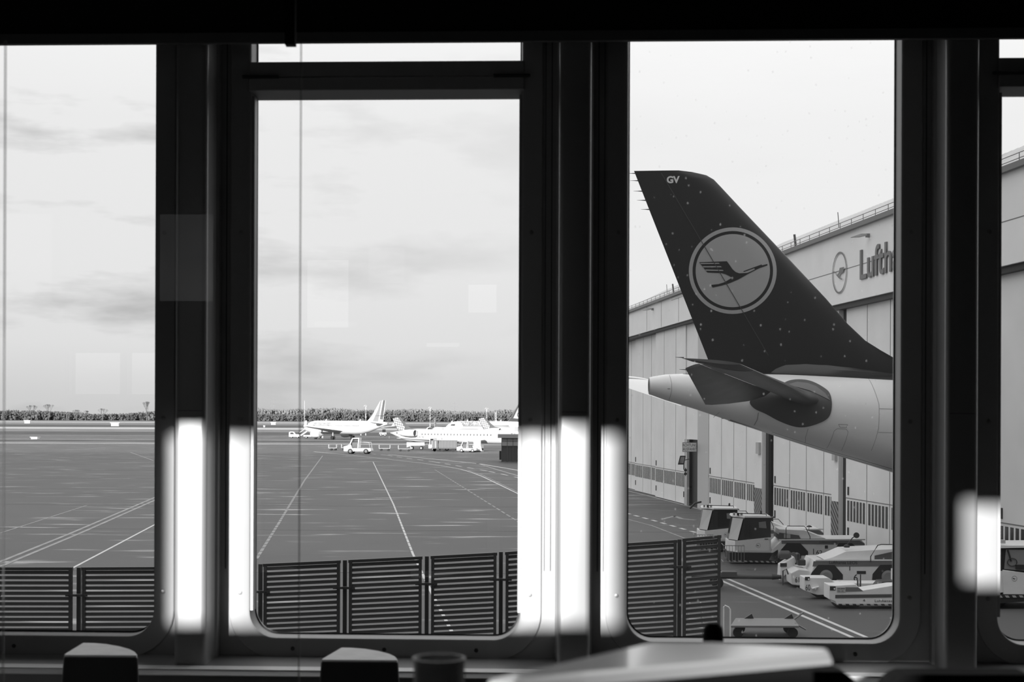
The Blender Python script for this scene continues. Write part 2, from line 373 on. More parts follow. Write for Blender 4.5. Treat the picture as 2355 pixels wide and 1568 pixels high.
# sill ledge: slopes forward to a bright edge
zs = wz(1177, 1512); zl = zs - .045; a, b = bays[0], bays[4]; dl = -.34
t_ = thing('trim_4', T(0, -.2, zl), world=True); struct(t_, 'window sill ledge with a pale front edge running under all the windows')
m = MB(); m.hexa([T(a,0,zs-.2),T(b,0,zs-.2),T(b,0,zs),T(a,0,zs)], [T(a,dl,zs-.2),T(b,dl,zs-.2),T(b,dl,zs-.02),T(a,dl,zs-.02)]); m.build('ledge', M_sill, t_)
m = MB(); m.hexa([T(a,dl-.002,zs-.036),T(b,dl-.002,zs-.036),T(b,dl-.002,zs-.018),T(a,dl-.002,zs-.018)], [T(a,dl-.024,zs-.040),T(b,dl-.024,zs-.040),T(b,dl-.024,zs-.036),T(a,dl-.024,zs-.036)]); m.hexa([T(a,dl-.002,zs-.019),T(b,dl-.002,zs-.019),T(b,dl-.002,zs-.012),T(a,dl-.002,zs-.012)], [T(a,dl+.085,zs-.019),T(b,dl+.085,zs-.019),T(b,dl+.085,zs-.010),T(a,dl+.085,zs-.010)]); m.build('edge_strip', mat('pale_aluminium', .95, .3), t_)
m = MB(); m.hexa([T(a,dl+.02,FL),T(b,dl+.02,FL),T(b,dl+.02,zs-.2),T(a,dl+.02,zs-.2)], [T(a,-.02,FL),T(b,-.02,FL),T(b,-.02,zs-.2),T(a,-.02,zs-.2)]); m.build('heater_casing', M_dark, t_)
# bulkhead that hides the top of the windows
zb0 = wz(1177, 94, -.33); zb1 = wz(1177, 88, -.02)
m = MB(); m.hexa([T(-7.1,-.30,zb0+.045),T(7.1,-.30,zb0+.045),T(7.1,-.30,CL+.1),T(-7.1,-.30,CL+.1)], [T(-7.1,-.02,zb1),T(7.1,-.02,zb1),T(7.1,-.02,CL+.1),T(-7.1,-.02,CL+.1)])
struct(m.build('trim_5', M_black), 'black bulkhead above the windows')
m = MB(); m.hexa([T(-7.1,-.33,zb0),T(7.1,-.33,zb0),T(7.1,-.33,zb0+.047),T(-7.1,-.33,zb0+.047)], [T(-7.1,-.30,zb0),T(7.1,-.30,zb0),T(7.1,-.30,zb0+.047),T(-7.1,-.30,zb0+.047)])
struct(m.build('trim_6', mat('bulkhead_lip', .12, .5)), 'narrow dark grey lip along the bottom of the black bulkhead')
# the tall terminal block around and above the room; its shadow covers the near apron, the tail and the hangar
m = MB(); m.box(-260, XL-.3, -5, 6.6, 0, 46).box(XR+.3, 160, -5, 5.8, 0, 46).box(XL-.3, XR+.3, -5, 6.6, CL+.3, 46).box(XL-.3, XR+.3, -5, 6.6, 0, FL-.35)
struct(m.build('terminal_building', mat('terminal_facade', .3, .7, 0, .1, .3)), 'terminal building around the gate lounge')
# ------------------------------------------------------------------ glass screen standing in the room
YG = 5.0
gx = [P(-900, 960, YG).x, P(12, 960, YG).x, P(692, 960, YG).x, P(1372, 960, YG).x]
gz = P(692, 97, YG).z
labs = ['clear glass screen panel at the far left edge of the room', 'clear glass screen panel in front of the left window, between two upright glass joints',
        'clear glass screen panel right of the long upright glass joint']
for k in range(3):
    t_ = thing('glass_screen_panel', ((gx[k]+gx[k+1])/2, YG, FL), labs[k], 'glass screen', group='glass screen panels', world=True)
    m = MB(); a, b = gx[k]+.004, gx[k+1]-.004
    m.add([(a,YG,FL+.02),(b,YG,FL+.02),(b,YG,gz),(a,YG,gz)], [(0,1,2,3)]); m.build('glass_sheet', G_scr, t_)
    if k < 3: MB().box(b-.0035, b+.0035, YG-.006, YG+.006, FL+.02, gz).build('polished_edge', M_edge, t_) if k < 2 else None
    MB().box(a, b, YG-.02, YG+.02, FL, FL+.03).build('floor_channel', M_dark, t_)
    MB().box(b-.055, b-.02, YG-.02, YG+.02, gz-.012, CL).build('top_bracket', M_black, t_) if k == 1 else None
# ------------------------------------------------------------------ chairs by the window
M_fab = mat('chair_leather', .02, .45, 0, .2, 6); M_top = mat('chair_piping_grey', .8, .45, 0, .12, 9)
def onz(px, py, z):
    u, v = uv(px, py); Y = (EYE - z)/v; return Vector((u*Y, Y, z))
def chair(px0, px1, py, label):
    Y = 5.55; c = P((px0+px1)/2, py, Y); w_ = (px1-px0)/F*Y; zt = c.z
    t_ = thing('lounge_chair', (c.x, Y, FL), label, 'chair', group='chairs standing in front of the windows')
    h = zt - FL
    def tp(px_, py_): q_ = onz(px0+(px_-146)/170*(px1-px0), py+(py_-1503), zt); return (q_.x-c.x, q_.y-Y)
    back_ = [tp(*q_) for q_ in ((146,1507),(147,1504),(190,1478),(215,1478.5),(245,1481),(275,1486),(300,1493),(312,1499),(317,1505),(316,1508))] or [(-w_/2, -.01), (-w_/2+.01, -.04), (w_/2-.01, -.04), (w_/2, -.01), (w_/2*.98, .03), (w_/2*.55, .085), (0, .125), (-w_*.2, .14), (-w_*.27, .14)]
    def sc(k, dz, lean=0): return [(p[0]*k, p[1]*k + lean, dz) for p in back_]
    m = MB(); m.loft([sc(1.10, .40, -.02), sc(1.07, h*.75, -.01), sc(1.0, h-.012, 0), sc(1.0, h-.006, 0)]); m.build('backrest', M_fab, t_, bevel=.006)
    m = MB(); m.loft([sc(.985, h-.006), sc(.97, h+.002)]); m.build('backrest_top', M_top, t_, bevel=.002)
    m = MB(); m.box(-w_/2-.06, w_/2+.06, .30, .72, .38, .47); m.build('seat', M_fab, t_, bevel=.02)
    m = MB(); m.tube([(0,.36,.40),(0,.36,.03)], .03, 12); m.build('pedestal', M_steel, t_)
    m = MB(); m.lathe([(0,.24),(.015,.24),(.03,.05)], (0,.36,0), 'z', 28); m.build('base_plate', M_steel, t_)
    return t_
chair(146, 316, 1503, 'dark chair with a pale curved top, standing under the left window')
chair(738, 915, 1514, 'dark chair with a pale curved top, standing under the second window')
# ------------------------------------------------------------------ near, out of focus things at the bottom
Yt = 1.75
# high table: a slab whose far corner points at the window
pts = [P(1190, 1556, 1.30), P(1500, 1474, 1.95), P(1640, 1474, 1.95), P(1908, 1494, 1.72), P(1893, 1507, 1.60), P(1320, 1562, 1.30)]
zt = EYE - .262
t_ = thing('high_table', (.30, 1.62, FL), 'pale blurred table top close to the camera at the bottom of the view', 'table', world=True)
poly = [onz(*q, zt)[:2] for q in ((1120, 1562), (1500, 1476), (1640, 1476), (1900, 1490), (1906, 1500), (1340, 1548), (1180, 1566))]
m = MB(); m.prismz(poly, zt-.012, zt); m.build('tabletop', mat('pale_laminate', .85, .2, 0, .08, 5, spec=1.0, coat=1), t_, bevel=.003)
ed = [onz(*q, zt)[:2] for q in ((1180, 1566), (1340, 1548), (1906, 1500), (1900, 1490))]
m = MB(); rin = []
m.loft([[(p_[0], p_[1]+.004, zt+.001), (p_[0], p_[1]+.004, zt-.012), (p_[0]+.002, p_[1]-.008, zt-.012), (p_[0]+.002, p_[1]-.008, zt-.008)] for p_ in ed]); m.build('edge_band', mat('white_edge', .42, .4), t_)
m = MB(); m.prismz([(p[0]*.9+.02, p[1]*.9+.17) for p in poly], zt-.05, zt-.012); m.build('under_frame', M_black, t_)
m = MB(); m.tube([(.30,1.62,zt-.04),(.30,1.62,FL+.03)], .035, 16); m.build('column', M_dark, t_)
m = MB(); m.lathe([(0,.26),(.02,.26),(.035,.04)], (.30,1.62,FL), 'z', 32); m.build('base_plate', M_dark, t_)
# dark round knob standing behind the table
c = P(1640, 1500, 3.4)
t_ = thing('round_stool', (c.x, 3.4, FL), 'small black round headed stool post behind the pale table', 'stool')
hh = P(1640, 1433, 3.4).z - FL
MB().lathe([(hh-.085,.018),(hh-.075,.024),(hh-.03,.025),(hh-.01,.022),(hh,.012)], (0,0,0), 'z', 20).build('knob', M_black, t_, smooth=True)
MB().lathe([(0,.15),(.02,.15),(.03,.02),(hh-.08,.018)], (0,0,0), 'z', 20).build('post', M_black, t_)
# steel cup-like bin with a dark box beside it
Yc = 2.0; c = P(1010, 1512, Yc)
t_ = thing('steel_post', (c.x, Yc, FL), 'open topped round steel post with a pale rim, blurred, left of the pale table', 'post')
hh = c.z - FL; r = .036
MB().lathe([(0,.030),(hh-.004,r),(hh,r+.0015),(hh,r-.002),(hh-.12,r-.005),(hh-.13,.001)], (0,0,0), 'z', 28).build('drum', mat('bin_steel', .8, .35, .1), t_, smooth=True)
c = P(1030, 1500, 2.08)
# dark chair backs at the bottom right edge
for px0, px1, py, Y, lab in ((1742, 1985, 1541, 2.3, 'black chair back with a rounded corner, blurred, right of the pale table'),
                             (2030, 2420, 1548, 2.3, 'black chair back cut by the bottom right corner of the view')):
    a = P(px0, py, Y); b = P(px1, py, Y); t_ = thing('black_chair', ((a.x+b.x)/2, Y+.03, FL), lab, 'chair', world=False)
    w_ = (b.x-a.x)/2; h = a.z - FL; r = .05
    pr = [(-w_, .45), (w_, .45), (w_, h-r)] + [(w_-r+r*math.cos(q*PI/12), h-r+r*math.sin(q*PI/12)) for q in range(1, 6)] + [(-w_+r-r*math.sin(q*PI/12), h-r+r*math.cos(q*PI/12)) for q in range(1, 7)]
    MB().prism(pr, -.03, .03).build('backrest', M_black, t_)
    MB().box(-w_, w_, .0, .45, .42, .5).build('seat', M_black, t_)
    for lx in (-w_+.02, w_-.04):
        for ly in (-.02, .4): MB().box(lx, lx+.02, ly, ly+.02, 0, .43).build('leg', M_dark, t_)
# ================================================================== OUTSIDE: ground
def ground_mat(name, base, wet=0.0, streak=.15, rough=.62):
    m = bpy.data.materials.new(name); m.use_nodes = True; n = m.node_tree.nodes; l = m.node_tree.links; b = n['Principled BSDF']
    t = n.new('ShaderNodeTexCoord')
    a = n.new('ShaderNodeTexNoise'); a.inputs['Scale'].default_value = .07; a.inputs['Detail'].default_value = 9; a.inputs['Roughness'].default_value = .65; l.new(t.outputs['Object'], a.inputs[0])
    r = n.new('ShaderNodeMapRange'); l.new(a.outputs[0], r.inputs[0]); r.inputs[1].default_value = .3; r.inputs[2].default_value = .7; r.inputs[3].default_value = base*(1-streak); r.inputs[4].default_value = base*(1+streak)
    l.new(r.outputs[0], b.inputs['Base Color']); b.inputs['Roughness'].default_value = rough; b.inputs['Specular IOR Level'].default_value = .3
    if wet:
        mp = n.new('ShaderNodeMapping'); mp.inputs['Scale'].default_value = (.16, .55, 1); l.new(t.outputs['Object'], mp.inputs[0])
        q = n.new('ShaderNodeTexNoise'); q.inputs['Scale'].default_value = 1.0; q.inputs['Detail'].default_value = 5; l.new(mp.outputs[0], q.inputs[0])
        k = n.new('ShaderNodeMapRange'); l.new(q.outputs[0], k.inputs[0]); k.inputs[1].default_value = .585; k.inputs[2].default_value = .70; k.inputs[3].default_value = rough; k.inputs[4].default_value = wet
        l.new(k.outputs[0], b.inputs['Roughness'])
    return m
M_asph = ground_mat('apron_asphalt', .082, wet=.16)
M_grass = ground_mat('airfield_grass', .17, streak=.35, rough=.95)
M_conc = ground_mat('taxiway_concrete', .40, streak=.08)
M_drkg = ground_mat('dark_field', .07, streak=.4, rough=.95)
M_line = mat('marking_paint', .55, .5, 0, .12, 2); M_line2 = mat('worn_marking_paint', .26, .6, 0, .25, 1)
M_seam = mat('joint_tar', .05, .6)
def slab(name, x0, x1, y0, y1, z, m, lab):
    return struct(MB().box(x0, x1, y0, y1, z-.05, z).build(name, m), lab)
def yv(py): return EYE*F/(py-HZ)
Y1 = yv(1023.5)
struct(MB().box(-700, 500, 7.3, Y1, -.3, 0).build('apron', M_asph), 'dark grey asphalt apron below the windows')
struct(MB().box(-2500, 2200, Y1, 3600, -.3, -.03).build('airfield_grass', M_grass), 'mown airfield grass beyond the apron')
slab('apron_kerb', -700, 500, Y1, Y1+5, .0, M_conc, 'pale concrete edge of the apron')
slab('taxiway', -900, 900, yv(1013), yv(1004.5), .0, M_asph, 'taxiway the white airliner stands on')
slab('dark_verge', -900, 60, yv(1019), yv(1015), .0, M_drkg, 'strip of dark grass beyond the apron edge')
slab('dark_verge', -900, 10, yv(1003.5), yv(996), .0, M_drkg, 'strip of dark grass beyond the taxiway')
slab('runway', -1500, 1500, yv(989.5), yv(986), .0, M_conc, 'pale distant runway strip')
slab('dark_verge', -1500, 1200, yv(985), yv(980), .0, M_drkg, 'strip of dark grass beyond the runway')
slab('perimeter_road', -1500, 1500, yv(975), yv(973.4), .0, M_conc, 'pale distant perimeter road')
# ------------------------------------------------------------------ painted lines (all flat on the apron)
def stripe(mb, a, b, w, z=.012, h=.004):
    a = Vector((a.x, a.y, 0)); b = Vector((b.x, b.y, 0)); d = (b-a).normalized(); q = Vector((-d.y, d.x, 0))*w/2
    A = [a-q, b-q, b+q, a+q]; mb.hexa([(p.x,p.y,z-h-.01) for p in A], [(p.x,p.y,z) for p in A])
def line(pts, w, m, lab, dash=None, off=(0,), z=.012):
    g_ = [G(*p) for p in pts]; mb = MB()
    for o_ in off:
        run = 0
        for a, b in zip(g_[:-1], g_[1:]):
            d = b-a; Ln = d.length; d.normalize(); q = Vector((-d.y, d.x, 0))*o_; a2 = a+q; 
            if not dash: stripe(mb, a2, b+q, w, z)
            else:
                t = 0
                while t < Ln:
                    e_ = min(t+dash[0], Ln); stripe(mb, a2+d*t, a2+d*e_, w, z); t += dash[0]+dash[1]
    return struct(mb.build('apron_marking', m), lab)
line([(590,1285),(640,1205),(700,1105),(742,1048)], .16, M_line2, 'worn dashed line running up the second window', dash=(1.6,.25))
line([(1068,1568),(1040,1455),(992,1362),(950,1275),(905,1160),(858,1062)], .11, M_line, 'dashed white line in the middle of the apron', dash=(1.9,.25))
line([(1200,1205),(1080,1130),(1000,1080)], .14, M_line2, 'dashed line right of the middle', dash=(2.2,1.0))
line([(1300,1196),(1195,1137),(1110,1096),(1085,1086.5),(1060,1079),(1022,1072),(980,1066),(885,1055),(800,1046),(722,1038.5)], .17, M_line, 'white guide line bending across the apron', off=(0,), z=.014)
line([(1195,1133.5),(1110,1092.5),(1075,1081)], .12, M_line2, 'second line of the white guide curve', z=.013)
line([(1200,1100),(1120,1083),(1000,1062),(890,1047),(830,1041)], .22, M_line, 'long dashed line near the parked jets', dash=(4,4))
line([(1195,1082),(1100,1066),(990,1055),(893,1045)], .35, M_line, 'thin solid line in front of the parked jets')
line([(1195,1095),(1140,1079),(1096,1065)], .3, M_line2, 'short line by the glass hut')
line([(0,1303),(180,1228),(350,1153),(420,1122)], .2, M_line2, 'wide pale double joint crossing the left window', off=(0, .5))
line([(160,1310),(353,1208),(560,1100)], .12, M_line, 'white line below the wide joint in the left window')
line([(0,1226),(200,1162)], .10, M_line2, 'faint line at the far left')
line([(300,1040),(353,1059)], .2, M_line2, 'short faint line near the first mullion')
line([(1425,1124),(1550,1155),(1680,1190),(1800,1222)], .22, M_line2, 'double line along the hangar foot', off=(0, .8))
line([(1440,1180),(1500,1196),(1640,1236)], .2, M_line, 'dashed line beside the hangar', dash=(1.1,1.1))
line([(1440,1193),(1500,1209),(1570,1236),(1640,1262)], .1, M_line2, 'thin line beside the hangar')
line([(1640,1327),(1960,1466)], .14, M_line, 'pair of white lines in front of the tow tractors', off=(0, .42))
line([(1380,1430),(1470,1500)], .14, M_line, 'white dashed line behind the slatted screen', dash=(.8,.6))
# arrow head on the apron in front of the hangar
mb = MB(); q = [G(1523,1194), G(1552,1187), G(1568,1193), G(1600,1196)]
for a, b in zip(q[:-1], q[1:]): stripe(mb, a, b, .3, .012)
struct(mb.build('apron_marking', M_line2), 'painted arrow in front of the hangar')
# concrete slab joints
mb = MB()
for k in range(9): stripe(mb, Vector((-120, 40+k*22, 0)), Vector((24, 36+k*22, 0)), .12, .006)
struct(mb.build('apron_joint', M_seam), 'dark joints across the apron')

# ================================================================== hangar on the right
SL = (800.0-CX)/F                                   # the facade vanishes at picture column 800
CW = 24.8
def hy(px): return CW/(uv(px, 962)[0] - SL)         # distance along the facade for a picture column
HN = Vector((-1, SL, 0)).normalized()               # facade normal, towards us
HD = Vector((SL, 1, 0)).normalized()
def H(Y, z, o=0.0):                                 # point on the facade; o = out of the wall (towards the apron)
    return Vector((CW + SL*Y, Y, z)) + HN*o
def hbox(mb, Y0, Y1_, z0, z1, o0, o1):
    return mb.hexa([H(Y0,z0,o0), H(Y1_,z0,o0), H(Y1_,z1,o0), H(Y0,z1,o0)], [H(Y0,z0,o1), H(Y1_,z0,o1), H(Y1_,z1,o1), H(Y0,z1,o1)])
M_hang = mat('hangar_cladding', .82, .55, 0, .05, .5); M_hang2 = mat('hangar_fascia', .88, .55, 0, .05, .4)
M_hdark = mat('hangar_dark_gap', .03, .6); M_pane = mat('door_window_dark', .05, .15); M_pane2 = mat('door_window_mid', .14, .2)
M_roof = mat('standing_seam_roof', .75, .8, 0, .06, .5, spec=.1)
YE = 48.0; YL = hy(1400); YM = hy(1620)
hang = thing('hangar', H(80, 0), 'long pale hangar with tall sliding doors behind the dark tail fin', 'hangar', world=True)
DO = -.45     # door plane lies behind the fascia
def hd(px):                                         # the same for the plane of the doors
    u = uv(px, 962)[0]; return (CW + DO*(HN.x - u*HN.y))/(u - SL)
# shell: roof, back and end walls; the front is made of doors
def shell(Ya, Yb, zt, name):
    m = MB(); hbox(m, Ya, Ya+.4, 0, zt, -.9, -30); hbox(m, Yb-.4, Yb, 0, zt, -.9, -30); hbox(m, Ya, Yb, 0, zt+3.6, -30, -30.4); m.build(name, mat('hangar_inside', .18, .8), hang)
shell(YE, YL, 15.6, 'shell_wall')
def roof(Ya, Yb, zb_, name):
    m = MB(); b1 = 6.0; h1 = 3.0
    m.hexa([H(Ya,zb_,.05), H(Yb,zb_,.05), H(Yb,zb_+h1,-b1), H(Ya,zb_+h1,-b1)], [H(Ya,zb_-.2,.05), H(Yb,zb_-.2,.05), H(Yb,zb_+h1-.2,-b1), H(Ya,zb_+h1-.2,-b1)])
    m.hexa([H(Ya,zb_+h1,-b1), H(Yb,zb_+h1,-b1), H(Yb,zb_+h1+.6,-30), H(Ya,zb_+h1+.6,-30)], [H(Ya,zb_+h1-.2,-b1), H(Yb,zb_+h1-.2,-b1), H(Yb,zb_+h1+.4,-30), H(Ya,zb_+h1+.4,-30)])
    y = Ya
    while y < Yb:      # standing seams
        m.hexa([H(y,zb_,.05), H(y+.05,zb_,.05), H(y+.05,zb_+h1,-b1), H(y,zb_+h1,-b1)], [H(y,zb_+.06,.05), H(y+.05,zb_+.06,.05), H(y+.05,zb_+h1+.06,-b1), H(y,zb_+h1+.06,-b1)]); y += .6
    return m.build(name, M_roof, hang)
roof(YE, 100.5, 15.9, 'roof'); roof(109, 137, 15.9, 'roof')
m = MB(); m.hexa([H(100.4,15.7,.05), H(109.1,15.7,.05), H(109.1,15.9,-30), H(100.4,15.9,-30)], [H(100.4,15.5,.05), H(109.1,15.5,.05), H(109.1,15.7,-30), H(100.4,15.7,-30)]); m.build('roof_flat', M_roof, hang)
m = MB(); ya = 136.9; m.hexa([H(ya,15.75,.05), H(YL,15.75,.05), H(YL,15.8,-30), H(ya,15.8,-30)], [H(ya,15.5,.05), H(YL,15.5,.05), H(YL,15.6,-30), H(ya,15.6,-30)]); m.build('roof_flat', M_roof, hang)
# fascias
m = MB(); hbox(m, YE, YM, 12.25, 15.75, 0, -.6); m.build('fascia', M_hang2, hang)
m = MB(); hbox(m, YM, YL, 13.65, 15.75, 0, -.6); m.build('fascia', M_hang2, hang)
m = MB(); hbox(m, YE, YM, 12.0, 12.25, -.15, -.9); hbox(m, YM, YL, 13.45, 13.65, -.15, -.9); m.build('soffit_shade', M_hdark, hang)  # near-black strip puts the shade under the fascia into the colour
m = MB(); hbox(m, YE, YL, 15.72, 15.95, .22, 0); m.build('gutter', mat('gutter_metal', .16, .5), hang)
m = MB(); hbox(m, YE, YM, 13.9, 13.93, .012, 0)
for px in (1487, 1520, 1560, 2140, 2300): y = hy(px); hbox(m, y, y+.05, 12.3 if px > 1620 else 13.7, 15.7 if px < 1620 else 13.9, .012, 0)
m.build('fascia_seam', mat('seam_grey', .18, .6), hang)
# railing on the eave
m = MB(); y = YE
while y < YL:
    a = H(y, 15.95, -.1); m.tube([a, a+Vector((0,0,.4))], .018, 4); y += 1.6
for dz in (.2, .4): m.tube([H(YE,15.95+dz,-.1), H(YL,15.95+dz,-.1)], .018, 4)
m.build('eave_railing', mat('railing_grey', .2, .5), hang)
# doors: leaves 12 m (right) and 10 m (left)
def leaf(Ya, Yb, z0, z1, o, seams, muntin=.42, wz0=1.3, wz1=2.33, wicket=None):
    m = MB(); hbox(m, Ya, Yb, z0, z1, o, o-.25)
    d = m.build('sliding_door', M_hang, hang)
    m = MB()
    for y in seams: hbox(m, y-.025, y+.025, .1, z1, o+.01, o)
    hbox(m, Ya, Yb, wz1+.1, wz1+.14, o+.015, o); s_ = m.build('panel_seam', mat('seam_grey', .18, .6), None, org=hang.location); s_.parent = d; s_.location = (0,0,0)
    m = MB(); m2 = MB(); edges = [Ya] + sorted(y for y in seams if Ya+.3 < y < Yb-.3) + [Yb]
    for a, b in zip(edges[:-1], edges[1:]):
        n = max(1, int((b-a-.3)/muntin)); st = (b-a-.3)/n
        for k in range(n):
            
            y = a+.15+k*st; m.mi = 0; hbox(m, y+.085, y+st-.085, wz0, wz1, o+.012, o)
    w_ = m.build('window_strip', M_pane, None, org=hang.location); w_.parent = d; w_.location = (0,0,0)
    for a in (Ya+.25, Yb-.45):
        for z_ in (.55, 2.6):
            m = MB(); hbox(m, a, a+.11, z_, z_+.42, o+.05, o)
            h_ = m.build('door_handle' if z_ < 1 else 'door_bolt', M_dark, None, org=hang.location); h_.parent = d; h_.location = (0,0,0)
    return d
sm = lambda ps: [hd(p) for p in ps]
leaf(hd(1507.5), hd(1453), .05, 13.6, DO-.3, sm((1471,1490,1507.5)))
leaf(hd(1576), hd(1507.5), .05, 13.6, DO, sm((1527,1554)))
leaf(hd(1453), hd(1405), .05, 13.6, DO-.55, sm((1438,1425)))
leaf(hd(1747), hd(1631), .05, 12.2, DO, sm((1659.6,1688,1717)), wicket=hd(1670))
leaf(hd(1926), hd(1768), .05, 12.2, DO-.3, sm((1805,1843,1882.5)))
leaf(hd(2110), hd(1946), .05, 12.2, DO, sm((1994,2047)), wicket=hd(2030))
leaf(YE, 55.2, .05, 12.2, DO, [51.8] if 0 else [])
# posts: pale gate post, striped guide posts
m = MB(); hbox(m, hd(1631), hd(1606), 0, 13.5, DO+.05, DO-.8)
m.build('door_post', mat('gate_post_pale', .52, .5), hang)
M_strp = bpy.data.materials.new('warning_stripes'); M_strp.use_nodes = True
n = M_strp.node_tree.nodes; l = M_strp.node_tree.links; t = n.new('ShaderNodeTexCoord'); mpn = n.new('ShaderNodeMapping'); mpn.inputs['Rotation'].default_value = (math.radians(-40), 0, 0)
wv = n.new('ShaderNodeTexWave'); wv.bands_direction = 'Z'; wv.inputs['Scale'].default_value = 1.25; l.new(t.outputs['Object'], mpn.inputs[0]); l.new(mpn.outputs[0], wv.inputs[0])
rr = n.new('ShaderNodeValToRGB'); rr.color_ramp.interpolation = 'CONSTANT'; rr.color_ramp.elements[0].color = g(.02); rr.color_ramp.elements[1].position = .5; rr.color_ramp.elements[1].color = g(.30)
l.new(wv.outputs[0], rr.inputs[0]); l.new(rr.outputs[0], n['Principled BSDF'].inputs['Base Color'])
for pa, pb in ((1758, 1741), (1935, 1919)):
    m = MB(); hbox(m, hd(pa), hd(pb), 0, 12.2, DO+.15, DO-.4); p_ = m.build('guide_post', M_hang, hang)
    m = MB(); hbox(m, hd(pa), hd(pb), .05, 2.2, DO+.17, DO+.15); q = m.build('warning_panel', M_strp, None, org=hang.location); q.parent = p_; q.location = (0,0,0)
    m = MB(); hbox(m, hd(pa+6), hd(pa), 0, 12.2, DO-.1, DO-.3); q = m.build('door_gap', M_hdark, None, org=hang.location); q.parent = p_; q.location = (0,0,0)
    m = MB(); hbox(m, hd(pa-2), hd(pa-9), 4.3, 5.0, DO+.3, DO+.15); q = m.build('switch_box', M_lgrey, None, org=hang.location); q.parent = p_; q.location = (0,0,0)
# opening between left and right bay (exit), dark inside
ya, yb = hd(1604), hd(1582)
m = MB(); hbox(m, ya-.5, yb, 0, 4.9, DO-.32, DO-.4); m.build('exit_opening', M_hdark, hang)
m = MB(); hbox(m, ya-.5, hd(1576)-.03, 4.9, 13.5, DO-.1, DO-.3); m.build('panel_above_exit', M_hang, hang)
m = MB(); hbox(m, yb, hd(1576), 0, 4.9, DO+.06, DO-.12); m.build('exit_jamb', M_lgrey, hang)
# pipes and aerials on the roof
for px, yt, yb_, w_ in ((1531, 660, 683, .12), (1805, 549, 579, .13), (2034, 457, 488, .14), (2349, 322, 366, .15)):
    y = hy(px); k = EYE; zt_ = P(px, yt, y).z; a = H(y, 15.9, -.6)
    t_ = thing('roof_pipe', a, {1531: 'short dark pipe on the low roof left of the tail fin', 1805: 'dark pipe on the roof edge right beside the tail fin', 2034: 'dark leaning pipe above the word on the hangar', 2349: 'tall dark pipe on the roof at the right edge'}[px], 'pipe', group='roof pipes')
    m = MB(); m.tube([(0,0,-.2),(0,-.05,.25),(-.10,-.1,zt_-15.9+.25)], [w_*.8, w_*.55, w_*.5], 10); m.build('pipe', M_dgrey, t_)
    m = MB(); m.lathe([(0,w_*1.3),(.12,w_*1.2),(.3,w_*.8)], (0,0,-.1), 'z', 12, cap=False); m.build('collar', M_grey, t_)
for px, yt, lab in ((1876, 500, 'thin aerial on the roof above the round sign'), (1498, 662, 'thin aerial at the left end of the hangar roof'), (2312, 312, 'thin aerial on the roof right of the last mullion')):
    y = hy(px+4); a = H(y, 16.4, -1.2); hA = P(px, yt, y).z-16.4+.3; t_ = MB().tube([a-Vector((0,0,.6)), a+Vector((-.13*hA,0,hA))], .022, 5).build('roof_aerial', M_dgrey, None, org=a)
    tag(t_, lab, 'aerial')
c = H(hy(1552), 15.9, -5); t_ = thing('antenna_mast', c, 'cluster of thin antennas behind the low roof, left edge of the tail fin', 'antenna')
m = MB(); m.tube([(0,0,0),(0,0,4.6)], .06, 6); m.build('mast', M_lgrey, t_)
m = MB()
for dx, z_ in ((-.5,2.2),(.5,2.6),(-.35,3.5),(.4,3.9)): m.tube([(0,0,z_-.4),(dx,0,z_-.4),(dx,0,z_+.9)], .035, 5)
m.build('cross_arm', M_lgrey, t_)
# floodlights on fascia
for px, py, lab in ((1502, 710, 'flat floodlight on the left hangar fascia'), (1998, 540, 'flat floodlight above the word on the right hangar fascia')):
    y = hy(px); s_ = F/y; z_ = P(px, py, y).z; a = H(y, z_, 0); t_ = thing('floodlight', a, lab, 'floodlight')
    m = MB(); m.box(-.18, .0, -.06, .06, -.12, .06); m.build('bracket', M_grey, t_)
    m = MB(); m.loft([[(-.1,-.05,-.03),(-.1,.05,-.03),(-.1,.05,.06),(-.1,-.05,.06)], [(-.45,-.14,-.11),(-.45,.14,-.11),(-.45,.14,.05),(-.45,-.14,.05)], [(-.9,-.05,-.14),(-.9,.05,-.14),(-.9,.05,-.1),(-.9,-.05,-.1)]]); m.build('lamp_head', M_lgrey, t_, bevel=.03)
# sign on the fascia
M_sign = mat('sign_grey', .17, .5)
sg = thing('hangar_sign', H(hy(2000), 13.1, .02), 'raised airline name and round crane badge on the hangar fascia', 'sign')
def hm(Y, z, o=.02):
    M = Matrix.Identity(4); X = -HD; Z = Vector((0,0,1)); 
    for i in range(3): M[i][0] = X[i]; M[i][1] = Z[i]; M[i][2] = HN[i]
    M.translation = H(Y, z, o) - sg.location; return M
zL = P(1984, 641, hy(1984)).z; hL = P(1984, 573, hy(1984)).z - zL
text('Lufthansa', hL/.70, M_sign, sg, hm(hy(1977), zL), ext=.06, sx=1.0, bold=.018)
ye = hy(1931); ze = P(1931, 627, ye).z; Re = 48/F*ye
def fe(a, b, l_): return H(ye, ze, .05+.03*l_) - HD*(a*Re) + Vector((0,0,b*Re)) - sg.location
emblem(sg, fe, M_sign, M_sign, mirror=-1)
